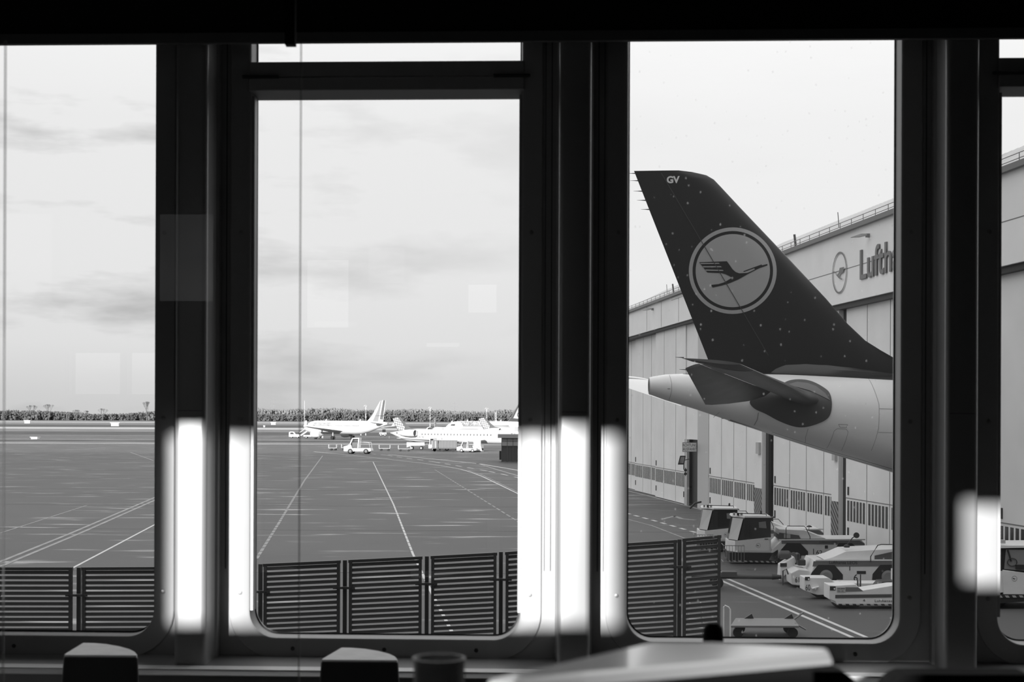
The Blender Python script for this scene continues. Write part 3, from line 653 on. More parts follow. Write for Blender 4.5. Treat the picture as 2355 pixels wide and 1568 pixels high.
# warning sign at the exit
yy = hd(1597)-1.0; a = P(1586.3, 1028, yy); t_ = thing('warning_sign', a, 'small pale sign reading ACHTUNG AUSFAHRT at the hangar exit', 'sign')
hw = 15.6/F*yy; hh = 10/F*yy
MB().box(-hw-.03, hw+.03, 0, .05, -hh-.03, hh+.03).build('sign_board', M_dgrey, t_); MB().box(-hw, hw, -.01, .0, -hh, hh).build('sign_face', mat('sign_face_pale', .62, .5), t_)
MB().box(hw-.05, hw+.12, .05, .1, -.08, .08).build('bracket', M_grey, t_)
text('ACHTUNG', hh*.95, M_dark, t_, face_cam((0, -.012, hh*.15)), align='CENTER', ext=.002, sx=.72)
text('AUSFAHRT', hh*.95, M_dark, t_, face_cam((0, -.012, -hh*.78)), align='CENTER', ext=.002, sx=.68)
# round mirror, signal lamps at the exit
a = P(1568, 1058, yy); t_ = thing('traffic_mirror', a, 'tilted rectangular mirror left of the hangar exit', 'mirror')
MB().hexa([(-.28,0,-.32),(.18,0,-.32),(.28,0,.32),(-.12,0,.32)], [(-.28,.06,-.32),(.18,.06,-.32),(.28,.06,.32),(-.12,.06,.32)]).build('mirror_housing', M_dark, t_)
MB().hexa([(-.20,-.01,-.22),(.12,-.01,-.22),(.2,-.01,.24),(-.06,-.01,.24)], [(-.20,.0,-.22),(.12,.0,-.22),(.2,.0,.24),(-.06,.0,.24)]).build('mirror_face', mat('mirror_face', .5, .05, 1), t_)
MB().tube([(.2,.05,0),(.65,.3,.1)], .03, 6).build('arm', M_dgrey, t_)
a = P(1577, 1085, yy); t_ = thing('signal_lamp', a, 'pair of small dark signal lamps beside the hangar exit', 'lamp')
for q in (-.13, .13): MB().lathe([(-.12,.10),(.06,.11)], (-.02,0,q), 'y', 12).build('lamp_housing', M_dark, t_)
MB().tube([(0,.05,-.3),(0,.05,.3)], .03, 6).build('bracket', M_dgrey, t_)

# ================================================================== slatted screen below the windows
YF = 22.0
M_fence = mat('screen_steel_dark', .055, .45, 0, .1, 4); M_fpost = mat('screen_post', .06, .45)
def fpt(px, py, dz=0): p = P(px, py, YF); return p.x, p.z
tops = [(-230, 1303), (167, 1303), (190, 1303), (400, 1303)]
panels = [(-215,1304, -30,1304), (-12,1304, 166,1304), (190,1304, 374,1303), (395,1303, 572,1303), (607,1296, 782,1288), (803,1287, 970,1279), (992,1278, 1142,1270), (1163,1269, 1336,1256), (1358,1254, 1556,1241), (1571,1238, 1657,1230)]
for i, (xa, ya, xb, yb) in enumerate(panels):
    a = fpt(xa, ya); b = fpt(xb, yb); bot = 2.35
    nm = ['wholly left of', 'at the left edge of'][0:1]
    lab = {0: 'dark slatted screen panel beyond the left edge', 1: 'first dark slatted screen panel in the left window', 2: 'second dark slatted screen panel in the left window', 3: 'slatted screen panel hidden behind the first mullion',
           4: 'leftmost slatted screen panel in the second window', 5: 'middle slatted screen panel in the second window', 6: 'slatted screen panel right of the middle one in the second window', 7: 'slatted screen panel cut by the wide double mullion',
           8: 'left slatted screen panel in front of the tow tractors', 9: 'short last slatted screen panel at the free end of the screen'}[i]
    t_ = thing('slatted_screen_panel', ((a[0]+b[0])/2, YF, 2.2), lab, 'fence panel', group='slatted screen panels below the windows', world=True)
    m = MB(); p = 12.0/F*YF; k = 0
    while True:
        za_, zb_ = a[1]-k*p-.055, b[1]-k*p-.055
        if min(za_, zb_) < bot: break
        h = .050
        m.hexa([(a[0],YF-.02,za_-h),(b[0],YF-.02,zb_-h),(b[0],YF-.005,zb_),(a[0],YF-.005,za_)], [(a[0],YF+.0,za_-h),(b[0],YF+.0,zb_-h),(b[0],YF+.03,zb_),(a[0],YF+.03,za_)]); k += 1
    m.build('slats', M_fence, t_)
    m = MB(); m.hexa([(a[0]-.01,YF-.03,a[1]-.045),(b[0]+.01,YF-.03,b[1]-.045),(b[0]+.01,YF-.03,b[1]),(a[0]-.01,YF-.03,a[1])], [(a[0]-.01,YF+.03,a[1]-.045),(b[0]+.01,YF+.03,b[1]-.045),(b[0]+.01,YF+.03,b[1]),(a[0]-.01,YF+.03,a[1])]); m.build('top_rail', M_fpost, t_)
    for e_, z_ in ((a, a[1]), (b, b[1])):
        sgn = 1 if e_ is a else -1
        m = MB(); m.box(min(e_[0], e_[0]+sgn*.045), max(e_[0], e_[0]+sgn*.045), YF-.035, YF+.035, bot-.1, z_); m.build('stile', M_fpost, t_)
for i, (px, py) in enumerate([(-21,1303), (178,1303), (384,1303), (597,1295), (792,1286), (981,1277), (1152,1267), (1347,1254), (1564,1238)]):
    c = fpt(px, py); t_ = thing('screen_post', (c[0], YF+.06, 0), ['post beyond the left edge holding the slatted screen', 'post between the two screen panels of the left window', 'post behind the first mullion holding the screen', 'post at the left side of the second window holding the screen',
        'second post of the screen in the second window', 'third post of the screen in the second window', 'post near the right side of the second window holding the screen', 'post behind the wide double mullion holding the screen', 'post of the screen in front of the tow tractors'][i], 'post', group='posts of the slatted screen')
    MB().box(-.03, .03, 0, .06, 0, c[1]-.02).build('post', M_fpost, t_)
    zc_ = c[1] - .42
    MB().box(-.17, .17, -.115, -.095, zc_-.035, zc_+.0).box(-.03, .03, -.1, 0, zc_-.03, zc_).build('clamp_plate', M_fpost, t_)
    for bx in (-.11, 0, .11): MB().lathe([(0,.012),(.02,.012)], (bx,-.135,zc_-.018), 'y', 8).build('bolt', M_dark, t_)
# low ramp wall carrying the screen
a = fpt(-260, 1303); b = fpt(1662, 1303)
struct(MB().box(a[0], b[0], YF+.12, YF+.4, 0, 2.3).build('ramp_wall', mat('ramp_concrete', .2, .8, 0, .15, 1)), 'low concrete wall behind the foot of the slatted screen')
# ================================================================== the big aircraft whose tail sticks out of the hangar
YA = 60.0; KA = F/YA
def A(px, py, dy=0.0):
    p = P(px, py, YA); return Vector((p.x, YA+dy, p.z))
M_fin = mat('tail_fin_dark_blue', .022, .32, spec=.35); M_body = mat('airliner_white', .74, .32, 0, .03, .6)
M_hpt = mat('tailplane_dark_grey', .11, .4, 0, .2, .9); M_seal = mat('seal_plate_grey', .06, .4); M_emb = mat('emblem_grey', .33, .4)
air = thing('wide_body_airliner', A(1900, 960), 'large airliner with a dark tail fin, nose inside the hangar', 'airplane', world=True)
st = [(1493,868,907),(1500,866,909),(1530,861,920),(1600,858,941),(1700,857,975),(1800,857,1008),(1900,859,1040),(2000,861,1070),(2055,862,1087),(2120,863,1105),(2200,864,1126),(2300,865,1148),(2400,865,1162),(2520,865,1170),(2700,865,1172),(3000,865,1172)]
rings = []
for px, t_, b_ in st:
    a = A(px, t_); b = A(px, b_); c = (a+b)/2; r = (a.z-b.z)/2
    rings.append([Vector((c.x, YA+r*math.cos(2*PI*k/48), c.z+r*math.sin(2*PI*k/48))) for k in range(48)])
MB().loft(rings).build('fuselage', M_body, air, smooth=True)
# tail cone end: dark exhaust ring
c = (A(1493,868)+A(1493,907))/2
m = MB(); m.lathe([(.22,.36),(.0,.345),(-.02,.33),(-.02,.26),(.05,.24)], (c.x-.0, YA, c.z), 'x', 28); m.build('exhaust_ring', M_grey, air, smooth=True)
m = MB(); m.lathe([(-.03,.24),(-.025,.24)], (c.x, YA, c.z), 'x', 24); m.build('exhaust_opening', M_hdark, air)
# fin
LEp = [(1590,397),(1608,399),(1625,403),(1642,413),(1660,432),(1700,475),(1800,580),(1900,687),(1950,745),(1990,783),(2025,805),(2055,822),(2120,845),(2200,860),(2230,866)]
TEp = [(1458,393),(1628,826),(1634,842),(1640,866)]
def interp(pts, y):
    for (x0_, y0_), (x1_, y1_) in zip(pts[:-1], pts[1:]):
        if y0_ <= y <= y1_: return x0_ + (x1_-x0_)*(y-y0_)/max(1e-6, (y1_-y0_))
    return pts[0][0] if y < pts[0][1] else pts[-1][0]
def fin_half(px, py):     # half thickness of the fin, metres
    le, te = interp(LEp, py), interp(TEp, py); 
    if py < 397: le = 1590
    c_ = min(1, max(0, (le-px)/max(1, le-te))); ch = min(le-te, 330)/KA
    f_ = math.sqrt(max(0, 1-(1-c_/.3)**2)) if c_ < .3 else 1-((c_-.3)/.7)**1.4*.96
    return max(.004, ch*.052*f_)
ys = [393,396,399,403,413,432,455,475,520,560,600,640,687,715,745,783,805,822,835,845,855,866]
NC = 22; rings = []
for y in ys:
    le = interp(LEp, y) if y >= 397 else (1590 if y > 395 else 1560); te = interp(TEp, y)
    ring = []
    cs = [0.5*(1-math.cos(PI*k/NC)) for k in range(NC+1)]
    for c_ in cs: px = le-(le-te)*c_; p = A(px, y); ring.append(Vector((p.x, YA-fin_half(px, max(y, 398)), p.z)))
    for c_ in cs[-2:0:-1]: px = le-(le-te)*c_; p = A(px, y); ring.append(Vector((p.x, YA+fin_half(px, max(y, 398)), p.z)))
    rings.append(ring)
fin = MB().loft(rings).build('tail_fin', M_fin, air, smooth=True, autos=.9)
def fs(px, py, lift=0):   # on the fin's near side
    p = A(px, py); return Vector((p.x, YA-fin_half(px, py)-.012-lift, p.z)) - air.location
def fe(a, b, l_): return fs(1683.5+a*100, 623.5-b*99, .012*l_)
r_, c_ = emblem(fin, fe, M_emb, M_fin, back=M_emb)
for o in (r_, c_): o.name = {'crane_emblem': 'crane_emblem'}.get(o.name.split('.')[0], 'emblem_ring')
for q in SLITS: fmesh('feather_slit', q, lambda a, b: fe(a, b, 2.0), M_emb, fin, cuts=1)
# dark ring is what is left of the fin colour; rudder hinge line
def strip(pts, wd, m, name, par):
    mb = MB()
    for (x0_, y0_), (x1_, y1_) in zip(pts[:-1], pts[1:]):
        n = 12
        for k in range(n):
            a = (x0_+(x1_-x0_)*k/n, y0_+(y1_-y0_)*k/n); b = (x0_+(x1_-x0_)*(k+1)/n, y0_+(y1_-y0_)*(k+1)/n)
            mb.add([fs(a[0]-wd, a[1], .03), fs(a[0]+wd, a[1], .03), fs(b[0]+wd, b[1], .03), fs(b[0]-wd, b[1], .03)], [(0,1,2,3)])
    o = mb.build(name, m, None, org=(0,0,0)); o.parent = par
strip([(1520,399),(1765,818)], .9, mat('rudder_gap', .05, .4), 'rudder_hinge_line', fin)
def ftext(s_, px, py, size):
    cu = bpy.data.curves.new('t', 'FONT'); cu.body = s_; cu.size = size; cu.offset = .9; t = bpy.data.objects.new('t', cu); COL.objects.link(t); bpy.context.view_layer.update()
    me = bpy.data.meshes.new_from_object(t.evaluated_get(bpy.context.evaluated_depsgraph_get())); bpy.data.objects.remove(t)
    for v in me.vertices: v.co = fs(px+v.co.x, py-v.co.y, .01)
    me.materials.clear(); me.materials.append(mat('registration_white', .6, .4)); o = bpy.data.objects.new('registration_letters', me); COL.objects.link(o); o.parent = fin
ftext('GV', 1532.5, 421.5, 21)
# static dischargers
for px, py in ((1464,416),(1472,440),(1480,461),(1489,482),(1458,399)):
    a = fs(px, py); a.y = YA-air.location.y; MB().tube([a+Vector((.12,0,.01)), a+Vector((-.1,0,.01)), a+Vector((-.28,0,.01))], [.03,.012,.004], 5).build('static_wick', M_dark, fin)
# dorsal fillet fairing
m = MB(); rings = []
for px, top, hw in ((1768,857,.05),(1782,845,.18),(1805,834,.24),(1850,831,.27),(1900,834,.27),(1950,840,.24),(2000,848,.18),(2050,857,.1),(2075,863,.04)):
    p = A(px, 866); q = A(px, top); base = fin_half(px, 860)
    rings.append([Vector((p.x, YA-base-hw, p.z)), Vector((p.x, YA-base-hw*.8, (p.z+q.z)/2)), Vector((p.x, YA-base*.7, q.z)), Vector((p.x, YA+base*.7, q.z)), Vector((p.x, YA+base+hw*.8, (p.z+q.z)/2)), Vector((p.x, YA+base+hw, p.z))])
m.loft(rings).build('fin_root_fairing', mat('fairing_dark', .03, .4), air, smooth=True)
# paint of the fin running onto the top of the fuselage
m = MB(); n = 30; vs = []; R_ = [(1628,866,1),(1640,862,.55),(1700,861,.5),(1760,863,.6),(1850,866,.8),(1950,868,.9),(2055,868,.95),(2150,872,1.1),(2230,885,1.2),(2320,905,1.5)]
def fus(px):
    for (a, t0, b0), (b, t1, b1) in zip(st[:-1], st[1:]):
        if a <= px <= b:
            k = (px-a)/(b-a); t_ = t0+(t1-t0)*k; q = b0+(b1-b0)*k; zt_ = A(px, t_).z; zb_ = A(px, q).z; return (zt_+zb_)/2, (zt_-zb_)/2
rows = []
for k in range(34):
    px = 1640 + k*20; zc_, r = fus(px); an = .28 + .22*min(1, k/20)
    rows.append([Vector((A(px, 900).x, YA+(r+.012)*math.sin(t*an), zc_+(r+.012)*math.cos(t*an))) for t in (-1,-.75,-.5,-.25,0,.25,.5,.75,1)])
m.loft(rows, cap=False, closed=False).build('dark_crown_paint', M_fin, air, smooth=True)
# tailplanes
def airfoil(le, te, th, n=8):
    up = []; dn = []
    for k in range(n+1):
        c_ = .5*(1-math.cos(PI*k/n)); p = le + (te-le)*c_; h = th*(math.sqrt(max(0, 1-(1-c_/.35)**2)) if c_ < .35 else 1-((c_-.35)/.65)**1.5*.93)
        up.append(p+Vector((0,0,h))); dn.append(p-Vector((0,0,h)))
    return up + dn[-2:0:-1]
def hp(px, py, Y): return P(px, py, Y)
Lr = hp(1884, 921, 58.5); Hr = hp(1776, 900, 58.5); Lt = hp(1733, 851, 50.6); Ht = hp(1612, 838, 50.6); Tt = hp(1576, 847, 50.6); Tr = hp(1622, 931, 57.4)
Lt2 = hp(1702, 837, 50.3); Tt2 = hp(1567, 823.5, 50.3)
for side in (1, -1):
    def s_(v): return Vector((v.x - (0 if side == 1 else (YA-v.y)*.15), v.y if side == 1 else 2*YA-v.y, v.z))
    def w(v, k): return v*(1-k) 
    tp = thing; rs = []
    for k in (0, .25, .5, .75, .93, 1.0):
        le = Lr.lerp(Lt, k); te = Hr.lerp(Ht, k); th = .30*(1-k)+.10*k
        if k == 1.0: te = Ht
        rs.append(airfoil(s_(le), s_(te), th))
    hpl = MB().loft(rs).build('tailplane', M_hpt if side == 1 else M_body, air, smooth=True, autos=1.0)  # far tailplane white: the light it catches is put into the colour
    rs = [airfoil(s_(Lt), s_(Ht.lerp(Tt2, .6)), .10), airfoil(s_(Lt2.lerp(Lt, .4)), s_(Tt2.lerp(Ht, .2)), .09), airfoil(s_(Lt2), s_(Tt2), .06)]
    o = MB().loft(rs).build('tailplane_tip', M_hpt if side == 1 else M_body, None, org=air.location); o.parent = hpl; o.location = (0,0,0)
    rs = []
    for k in (0, .5, 1):
        a = Hr.lerp(Ht, k); b = Tr.lerp(Tt, k)
        rs.append(airfoil(s_(a+(b-a)*.02), s_(b), .20*(1-k)+.06*k, 5))
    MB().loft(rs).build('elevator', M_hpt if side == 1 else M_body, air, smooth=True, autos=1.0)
    if side == 1:
        for px, py in ((1563,822),(1572,850),(1580,860)):
            a = hp(px, py, 50.4); MB().tube([a+Vector((.15,0,0)), a+Vector((-.15,0,.01))], [.02,.005], 5).build('static_wick', M_dark, air)
# root seal plate on the near side of the fuselage
def side(px, py, lift):
    zc_, r = fus(px); z = A(px, py).z; d = max(-.99, min(.99, (z-zc_)/r)); return Vector((A(px, py).x, YA-math.sqrt(1-d*d)*r-lift, z))
outl = [(1714,926),(1722,915),(1745,906),(1775,895),(1795,880),(1815,874),(1840,874),(1860,880),(1880,893),(1890,905),(1893,925),(1890,950),(1880,965),(1858,976),(1835,982),(1812,980),(1780,968),(1750,952),(1725,940)]
def patch(outl, lift, m, name, par, nn=6):
    cx = sum(p[0] for p in outl)/len(outl); cy = sum(p[1] for p in outl)/len(outl); vs = []; fs_ = []; n = len(outl)
    for r in range(nn+1):
        for p in outl: vs.append(side(cx+(p[0]-cx)*r/nn, cy+(p[1]-cy)*r/nn, lift))
    for r in range(nn):
        for i in range(n): j = (i+1) % n; fs_.append((r*n+i, r*n+j, (r+1)*n+j, (r+1)*n+i))
    mb = MB(); mb.add(vs, fs_); 
    # rim down to the skin
    base = len(mb.v); mb.add([side(p[0], p[1], 0) for p in outl] + [side(p[0], p[1], lift) for p in outl], [(i, (i+1)%n, (i+1)%n+n, i+n) for i in range(n)])
    return mb.build(name, m, par, smooth=True, autos=.9)
def smooth_loop(p, n=4):
    o = []
    for i in range(len(p)):
        a, b, c, d = p[i-1], p[i], p[(i+1) % len(p)], p[(i+2) % len(p)]
        for k in range(n):
            t = k/n; o.append(tuple(.5*((2*b[q])+(-a[q]+c[q])*t+(2*a[q]-5*b[q]+4*c[q]-d[q])*t*t+(-a[q]+3*b[q]-3*c[q]+d[q])*t**3) for q in (0, 1)))
    return o
patch(smooth_loop(outl), .05, M_seal, 'tailplane_seal_plate', air)
patch([(1800,885),(1822,879),(1845,882),(1862,889),(1880,905),(1889,921),(1872,912),(1846,899),(1815,890)], .075, mat('seal_panel_grey', .14, .4), 'seal_plate_panel', air, 3)
# skin details: panel lines, belly fairing, doors, tail bumper
def sline(pts, m, name, wd=.45, lift=.01):
    mb = MB()
    for (x0_, y0_), (x1_, y1_) in zip(pts[:-1], pts[1:]):
        n = 8; d = math.hypot(x1_-x0_, y1_-y0_); nx, ny = -(y1_-y0_)/d*wd, (x1_-x0_)/d*wd
        for k in range(n):
            a = (x0_+(x1_-x0_)*k/n, y0_+(y1_-y0_)*k/n); b = (x0_+(x1_-x0_)*(k+1)/n, y0_+(y1_-y0_)*(k+1)/n)
            mb.add([side(a[0]-nx, a[1]-ny, lift), side(a[0]+nx, a[1]+ny, lift), side(b[0]+nx, b[1]+ny, lift), side(b[0]-nx, b[1]-ny, lift)], [(0,1,2,3)])
    mb.build(name, m, air)
M_pl = mat('panel_line', .32, .5)
sline([(1538,862),(1541,880),(1541,900),(1537,920)], M_pl, 'panel_line'); sline([(1985,868),(1996,930),(1994,985),(1985,1035)], M_pl, 'panel_line')
sline([(1734,949),(1733,965),(1729,978)], M_pl, 'panel_line', .9); sline([(1996,940),(2054,942)], M_pl, 'panel_line'); sline([(1994,993),(2054,995)], M_pl, 'panel_line')
sline([(1844,985),(1842,1005),(1846,1018)], M_pl, 'panel_line')
sline([(1893,1030),(1900,990),(1906,985),(1925,986),(1930,992),(1924,1035)], M_pl, 'access_panel'); sline([(1908,975),(1928,976),(1926,982),(1912,982),(1908,975)], M_pl, 'access_panel')
sline([(1532,894.5),(1538,894.5)], M_dark, 'drain_mark', .5)
sline([(1650,948),(1640,960)], M_pl, 'panel_line')
sline([(1770,995),(1900,1037),(2050,1081)], mat('belly_stripe', .25, .4), 'belly_stripe', 2.0)
m = MB(); a = A(1676, 966); b = A(1748, 988); m.hexa([a+Vector((0,-.3,-.02)), b+Vector((0,-.3,-.02)), b+Vector((0,.3,-.02)), a+Vector((0,.3,-.02))], [a+Vector((.1,-.3,.15)), b+Vector((-.1,-.3,.2)), b+Vector((-.1,.3,.2)), a+Vector((.1,.3,.15))]); m.build('tail_skid', M_grey, air)
m = MB(); a = A(1660, 962); m.hexa([a+Vector((0,-.1,-.02)), a+Vector((.3,-.1,.0)), a+Vector((.3,.1,.0)), a+Vector((0,.1,-.02))], [a+Vector((.15,-.1,.12)), a+Vector((.4,-.1,.12)), a+Vector((.4,.1,.12)), a+Vector((.15,.1,.12))]); m.build('drain_mast', M_grey, air)
# support: main gear bogie out of sight inside the hangar keeps it on the ground
for s_ in (-1, 1):
    g_ = MB().tube([(A(3000,1100).x-1, YA+s_*2.2, 3.6), (A(3000,1100).x-1, YA+s_*2.6, .7)], .22, 12).build('gear_leg', M_grey, air)
    for q in (-.75, .75): 
        w_ = MB().lathe([(-.25,.62),(-.2,.7),(.2,.7),(.25,.62)], (A(3000,1100).x-1+q, YA+s_*2.6, .7), 'y', 24).build('wheel', M_tyre, air)
# ================================================================== tow tractors and ground equipment by the hangar
def vehicle_frame(px0, pyg, px_ref=None):
    g_ = G(px0, pyg); k = F/g_.y
    return g_, k
def wheel(parent, x, y, r, w_=.35):
    t = MB().lathe([(-w_/2,r*.9),(-w_/2+.04,r),(w_/2-.04,r),(w_/2,r*.9)], (x,y,r), 'y', 28).build('wheel', M_tyre, parent, smooth=True)
    c = MB().lathe([(-w_/2-.02,.0),(-w_/2-.03,r*.35),(-w_/2-.005,r*.58)], (x,y,r), 'y', 24).build('rim', M_rim, t); return t
M_arch = mat('wheel_arch_black', .02, .6); M_band = mat('body_band_grey', .16, .5); M_hood = mat('hood_white', .80, .4); M_tug = mat('tug_white', .76, .4, 0, .05, 3)
M_pane3 = mat('cab_glass_dark', .03, .1); M_wscr = mat('windscreen_glass', .50, .12)
M_hz = bpy.data.materials.new('hazard_edge'); M_hz.use_nodes = True
n = M_hz.node_tree.nodes; l = M_hz.node_tree.links; t = n.new('ShaderNodeTexCoord'); mpn = n.new('ShaderNodeMapping'); mpn.inputs['Rotation'].default_value = (0, math.radians(35), 0)
wv = n.new('ShaderNodeTexWave'); wv.bands_direction = 'X'; wv.inputs['Scale'].default_value = 1.6; l.new(t.outputs['Object'], mpn.inputs[0]); l.new(mpn.outputs[0], wv.inputs[0])
rr = n.new('ShaderNodeValToRGB'); rr.color_ramp.interpolation = 'CONSTANT'; rr.color_ramp.elements[0].color = g(.03); rr.color_ramp.elements[1].position = .5; rr.color_ramp.elements[1].color = g(.4)
l.new(wv.outputs[0], rr.inputs[0]); l.new(rr.outputs[0], n['Principled BSDF'].inputs['Base Color'])
def disc_emblem(parent, x, y, z, r):
    fn = lambda a, b, l_: Vector((x+a*r, y-.006-.004*l_, z+b*r)); emblem(parent, fn, M_dark, M_dark)

def tractor_cab(root, Q, yn, yf, pts, logo=True):
    """cab from picture points: pts = dict(glass, front, door, lower)"""
    pass
def big_tractor(px0, pyg, rz, label, number, cab=True, front=0):
    """low towbarless tractor; picture coordinates of the '62' tractor are the drawing, px 1675..1985, ground at 1296"""
    g0 = G(px0, pyg); K = F/G(1675, 1296).y
    t = thing('tow_tractor', g0, label, 'tow tractor', rz)
    q = lambda px, py: ((px-1675)/K, (1296-py)/K)
    pr = lambda *a: [q(*p) for p in a]
    W = 2.5; yb = W
    # chassis and body
    m = MB(); m.prism(pr((1765,1286),(1775,1262),(1798,1240),(1975,1238),(1984,1246),(1984,1274),(1972,1284),(1860,1284),(1855,1290),(1785,1292)), 0, W); m.build('body', M_tug, t, bevel=.02)
    m = MB(); m.prism(pr((1796,1249),(1796,1241),(1972,1240),(1984,1247),(1984,1250)), -.012, 0); m.build('side_band', M_band, t)
    m = MB(); m.prism(pr((1790,1238.5),(1985,1236),(1985,1239),(1790,1241.5)), -.03, .02); m.build('trim_rail', M_white, t)
    m = MB(); m.prism(pr((1790,1239),(1793,1225),(1838,1231),(1840,1239)), .35, W-.35); m.build('engine_grille', M_dgrey, t)
    m = MB(); m.prism(pr((1790,1229),(1793,1217),(1850,1219),(1900,1238),(1842,1239),(1838,1233)), .4, W-.4); m.build('hood', M_hood, t, bevel=.02)
    for a in (((1786,1292),(1792,1266),(1808,1247),(1838,1247),(1856,1266),(1856,1275),(1840,1275),(1838,1292)), ((1909,1275),(1912,1265),(1926,1246),(1955,1246),(1968,1258),(1966,1275))):
        m = MB(); m.prism(pr(*a), -.02, .0); m.build('wheel_arch', M_arch, t)
    for px in (1823, 1940):
        x, _ = q(px, 0); wheel(t, x, .15, .38, .3); wheel(t, x, W-.15, .38, .3)
    # front platform with cab
    m = MB(); m.prism(pr((1678,1292),(1676,1270),(1776,1270),(1788,1262),(1788,1290),(1764,1293)), .0, W*.98); m.build('front_deck', M_arch, t)
    m = MB(); m.prism(pr((1676,1291),(1676,1288),(1783,1289),(1783,1293)), -.02, .0); m.build('hazard_edge', M_hz, t)
    def plan(px0, px1, pxc, py, i=0.0, pyr=None):
        x0_, z_ = q(px0, py); x1_, zr = q(px1, pyr or py); xc_, _ = q(pxc, py)
        return [(x0_, .75, z_), (xc_, i, z_), (x1_, i, zr), (x1_, 1.9-i, zr), (x0_, 1.9-i, z_)]
    m = MB(); m.loft([plan(1675, 1772, 1696, 1270), plan(1676, 1772, 1697, 1244.5, 0, 1235)]); m.build('cab_body', M_tug, t, bevel=.02)
    m = MB(); m.loft([plan(1679, 1772, 1699, 1244, .03, 1234.5), plan(1689, 1771, 1712, 1190, .05)]); cb = m.build('cab_glasshouse', M_pane3, t)
    m = MB(); m.loft([plan(1685, 1772, 1711, 1190, -.02), plan(1687, 1771, 1712, 1186, .0)]); rf = m.build('cab_roof', M_tug, t, bevel=.01)
    # windscreen, on the front slope
    a = q(1679, 1242); a2 = q(1698.5, 1242); b = q(1688.5, 1192.5); b2 = q(1711, 1192.5); m = MB()
    m.add([(a[0]-.02,.70,a[1]),(a2[0]-.05,.02,a2[1]),(b2[0]-.05,.04,b2[1]),(b[0]-.02,.70,b[1])], [(0,1,2,3)]); o = m.build('windscreen', M_wscr, t)
    m = MB(); m.prism(pr((1712,1236),(1713,1196),(1722,1196),(1722,1236)), .02, .045); m.build('cab_pillar', M_arch, t)
    m = MB(); m.prism(pr((1744,1200),(1760,1198),(1762,1214),(1745,1213)), .03, .042); m.build('side_window', M_grey, t)
    m = MB(); m.prism(pr((1690,1243.5),(1768,1234.5),(1768,1266),(1690,1266)), -.015, 0); d = m.build('cab_door', M_hood, t)
    x, z = q(1743, 1253.5); fn = lambda a, b, l_: Vector((x+a*.10, -.02-.004*l_, z+b*.10)); emblem(d, fn, M_dark, M_dark)
    m = MB(); x, z = q(1757, 1239); m.box(x, x+.16, -.04, -.01, z, z+.03); m.build('door_handle', M_dark, d)
    # roof gear
    x, z = q(1700, 1186)
    m = MB(); m.tube([(x,.2,z+.1),(x+1.2,.2,z+.08)], .02, 6).tube([(x,.2,z),(x,.2,z+.1)], .015, 5).tube([(x+1.2,.2,z),(x+1.2,.2,z+.08)], .015, 5); m.build('roof_rack', M_dark, t)
    for k in range(3): MB().box(x-.25+.16*k, x-.15+.16*k, .3, .42, z, z+.12).build('work_lamp', M_dgrey if k % 2 else M_lgrey, t)
    MB().lathe([(0,.05),(.12,.045),(.15,.02)], (x+1.1,1.5,z), 'z', 12).build('beacon', M_dark, t)
    # handrails
    x0, z0 = q(1806, 1240); m = MB(); h = (1240-1208)/K
    m.tube([(x0,.0,z0),(x0,.0,z0+h*.85),(x0+.06,.0,z0+h),(x0+.78,.0,z0+h),(x0+.86,.0,z0+h*.9),(x0+1.05,.0,z0+h*.25),(x0+1.05,.0,z0)], .018, 6); m.build('handrail', M_dark, t)
    x1, z1 = q(1772, 1215); m = MB(); m.tube([(x1,2.6,z1+.05),(x1+.05,2.6,z1+.25),(x1+.62,2.6,z1+.25),(x1+.85,2.6,z1)], .018, 6); m.build('handrail', M_dark, t)
    for px, py in ((1775,1197),(1856,1210)):
        x, z = q(px, py); MB().lathe([(-.03,.13),(0,.12),(.05,.04)], (x+.1,.4 if px > 1800 else 2.4,z), 'z', 14).tube([(x+.1,.4 if px > 1800 else 2.4,z),(x+.1,.5 if px > 1800 else 2.4,z-.2)], .012, 5).build('mirror', M_dark, t)
    if number:
        x, z = q(1874, 1273); text(number, .28, M_dark, t, face_cam((x, -.006, z)), ext=.003, name='number')
        x, z = q(1867.5, 1272); MB().box(x, x+.03, -.01, 0, z, z+.24).build('side_marker', M_dark, t)
        x, z = q(1882, 1246.5); text('Lufthansa LEOS', .12, M_dark, t, face_cam((x, -.016, z)), ext=.002)
        x, z = q(1894, 1259); MB().box(x, x+.13, -.012, 0, z, z+.14).build('filler_flap', M_dark, t)
        x, z = q(1802, 1235); MB().box(x, x+.28, .088, .1, z-.02, z+.16).build('data_plate', M_lgrey, t)
    # guard rail basket at the front
    x, z = q(1662, 1252)
    m = MB(); m.tube([(x-.0,-.5,z),(x+.9,-.5,z)], .016, 5).tube([(x,-.5,.12),(x+.9,-.5,.12)], .016, 5)
    for k in range(8): m.tube([(x+.9*k/7,-.5,.12),(x+.9*k/7,-.5,z)], .010, 5)
    m.tube([(x,-.5,z),(x,.6,z)], .016, 5).tube([(x,-.5,.12),(x,.6,.12)], .016, 5).tube([(x+.9,-.5,z),(x+.9,0.0,z)], .016, 5)
    m.build('guard_rail', M_grey, t)
    for yy_ in (.35, W-.35): wheel(t, q(1720,0)[0], yy_, .3, .3)
    return t
big_tractor(1675, 1296, math.radians(-4), 'white tow tractor numbered 62 with a glass cab, behind the slatted screen end', '62')
# the one behind it
t2 = big_tractor(1607, 1268, math.radians(-4), 'second white cab tractor, partly hidden by the screen and tractor 62', None)
MB().tube([(-.45,-.3,2.1),(-.2,-.2,2.35),(.1,0,2.4)], .05, 6).build('mirror_arm', M_dark, t2)

